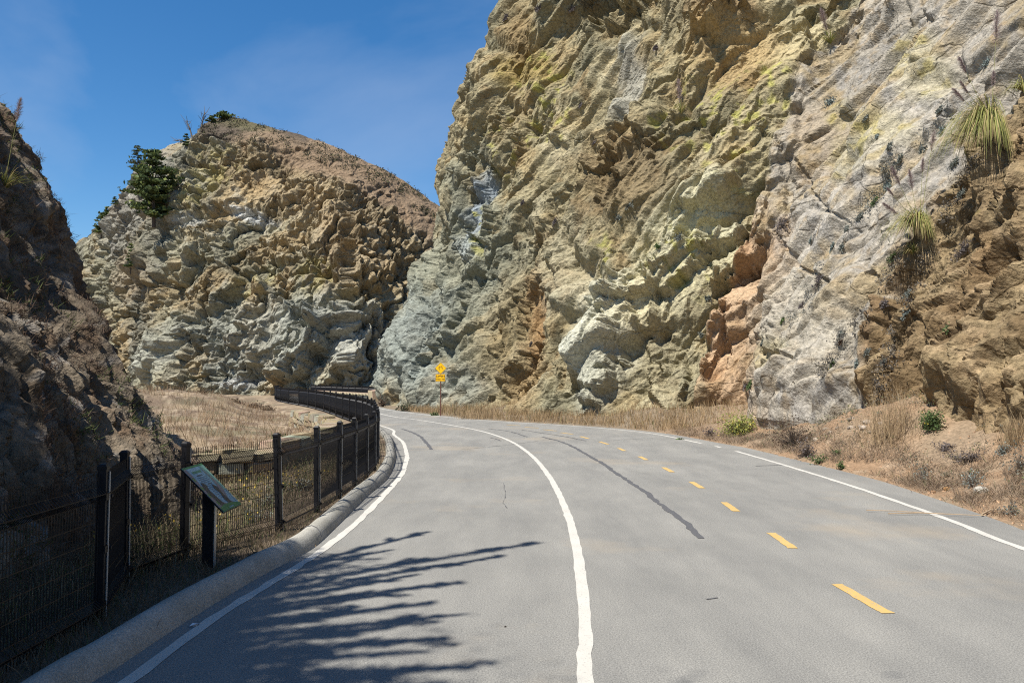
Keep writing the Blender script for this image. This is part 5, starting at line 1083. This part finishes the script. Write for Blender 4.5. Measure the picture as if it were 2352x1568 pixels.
for k, (x, y, r, c, lb) in enumerate([(2253, 1133, 17, (222, 214, 196), 'white rock lying on the right verge'), (2174, 1126, 9, (214, 160, 96), 'orange rock in the dry grass left of the white one'), (2222, 1132, 8, (206, 174, 138), 'tan stone touching the left side of the white rock'), (2143, 1133, 7, (196, 150, 104), 'small tan stone at the asphalt edge'), (2124, 1160, 5, (180, 120, 84), 'little reddish stone by the right road edge'), (2166, 982, 9, (220, 190, 150), 'pale stone at the foot of the green bush'), (1628, 1000, 8, (200, 160, 120), 'stone at the verge below the cliff'), (1161, 1439, 3, (60, 44, 36), 'dark pebble lying on the road'), (1983, 985, 10, (222, 204, 184), 'pale stone at the foot of the soil slope')]):
    p = ground_at(x, y) if k != 7 else gp(x, y); boulder('rock' if k != 7 else 'pebble', p, r / F_PX * p[1], c, lb, 3 + k)
GL = 'pale broken stone in the scatter at the foot of the soil slope'
for k in range(16):
    p = ground_at(1955 + rg.normal(0, 40), 985 + rg.normal(0, 14)); p[2] -= .03; boulder('rock', p, rg.uniform(.04, .1), [(200, 180, 156), (176, 156, 132), (190, 160, 124)][k % 3], GL, 40 + k, group='broken stones below the slab')
n = 2600; p, d = beside(ROAD_R, n, .05, 3.2, 4, 40, 1, rg, 1.1, .9); zz_ = gz(p); V_, F_ = [], []
s = rg.uniform(.008, .035, len(p))[:, None]; c3 = np.c_[p, zz_ + .006]; tet = np.array([[1, 0, -.4], [-.5, .87, -.4], [-.5, -.87, -.4], [0, 0, .7]]); V_ = (c3[:, None] + (tet[None] + rg.normal(0, .25, (len(p), 4, 3))) * s[:, None]).reshape(-1, 3); kk = np.arange(len(p))[:, None] * 4; F_ = np.concatenate([kk + np.array([f]) for f in ([0, 1, 3], [1, 2, 3], [2, 0, 3], [0, 2, 1])])
tag(mesh_np('gravel', V_, F_, M['stone'], None, tint(len(p), 4, (208, 168, 126), (180, 140, 104), rg, .25)), 'loose gravel along the right road edge', 'gravel', kind='stuff')
def stick(px, r, label, lift=.03):
    P_ = [gp(*q) for q in px]; z_ = [float(gz(q[None, :2])[0]) for q in P_]; mb = MB(); mb.tube([(q[0], q[1], max(z, 0) + lift) for q, z in zip(P_, z_)], [r, r * .9, r * .5][:len(P_)] if len(P_) == 3 else r, 5); tag(mb.build('stick', M['stick']), label, 'stick')
M['stick'] = plain('dry_stick', (.34, .25, .16), .8, .2, vary=.3)
stick([(2040, 1184), (2110, 1182), (2290, 1190)], .008, 'dry stick lying across the right edge line'); stick([(1990, 1176), (2060, 1178), (2130, 1182)], .006, 'thin twig on the road left of the dry stick'); stick([(2255, 1186), (2275, 1176), (2340, 1176)], .014, 'bleached stick on the soil at the right edge')
mb = MB(); q = gp(446, 1437); mb.add([(q[0] - .03, q[1] - .02, .006), (q[0] + .02, q[1] - .012, .02), (q[0] + .03, q[1] + .03, .008), (q[0] - .02, q[1] + .025, .016)], [(0, 1, 2, 3)]); mb.add([(q[0] - .03, q[1] - .02, .004), (q[0] + .02, q[1] - .012, .004), (q[0] + .03, q[1] + .03, .004), (q[0] - .02, q[1] + .025, .004)], [(3, 2, 1, 0)])
tag(mb.build('paper_scrap', plain('paper', (.7, .7, .7))), 'crumpled white paper scrap by the left kerb line', 'litter')
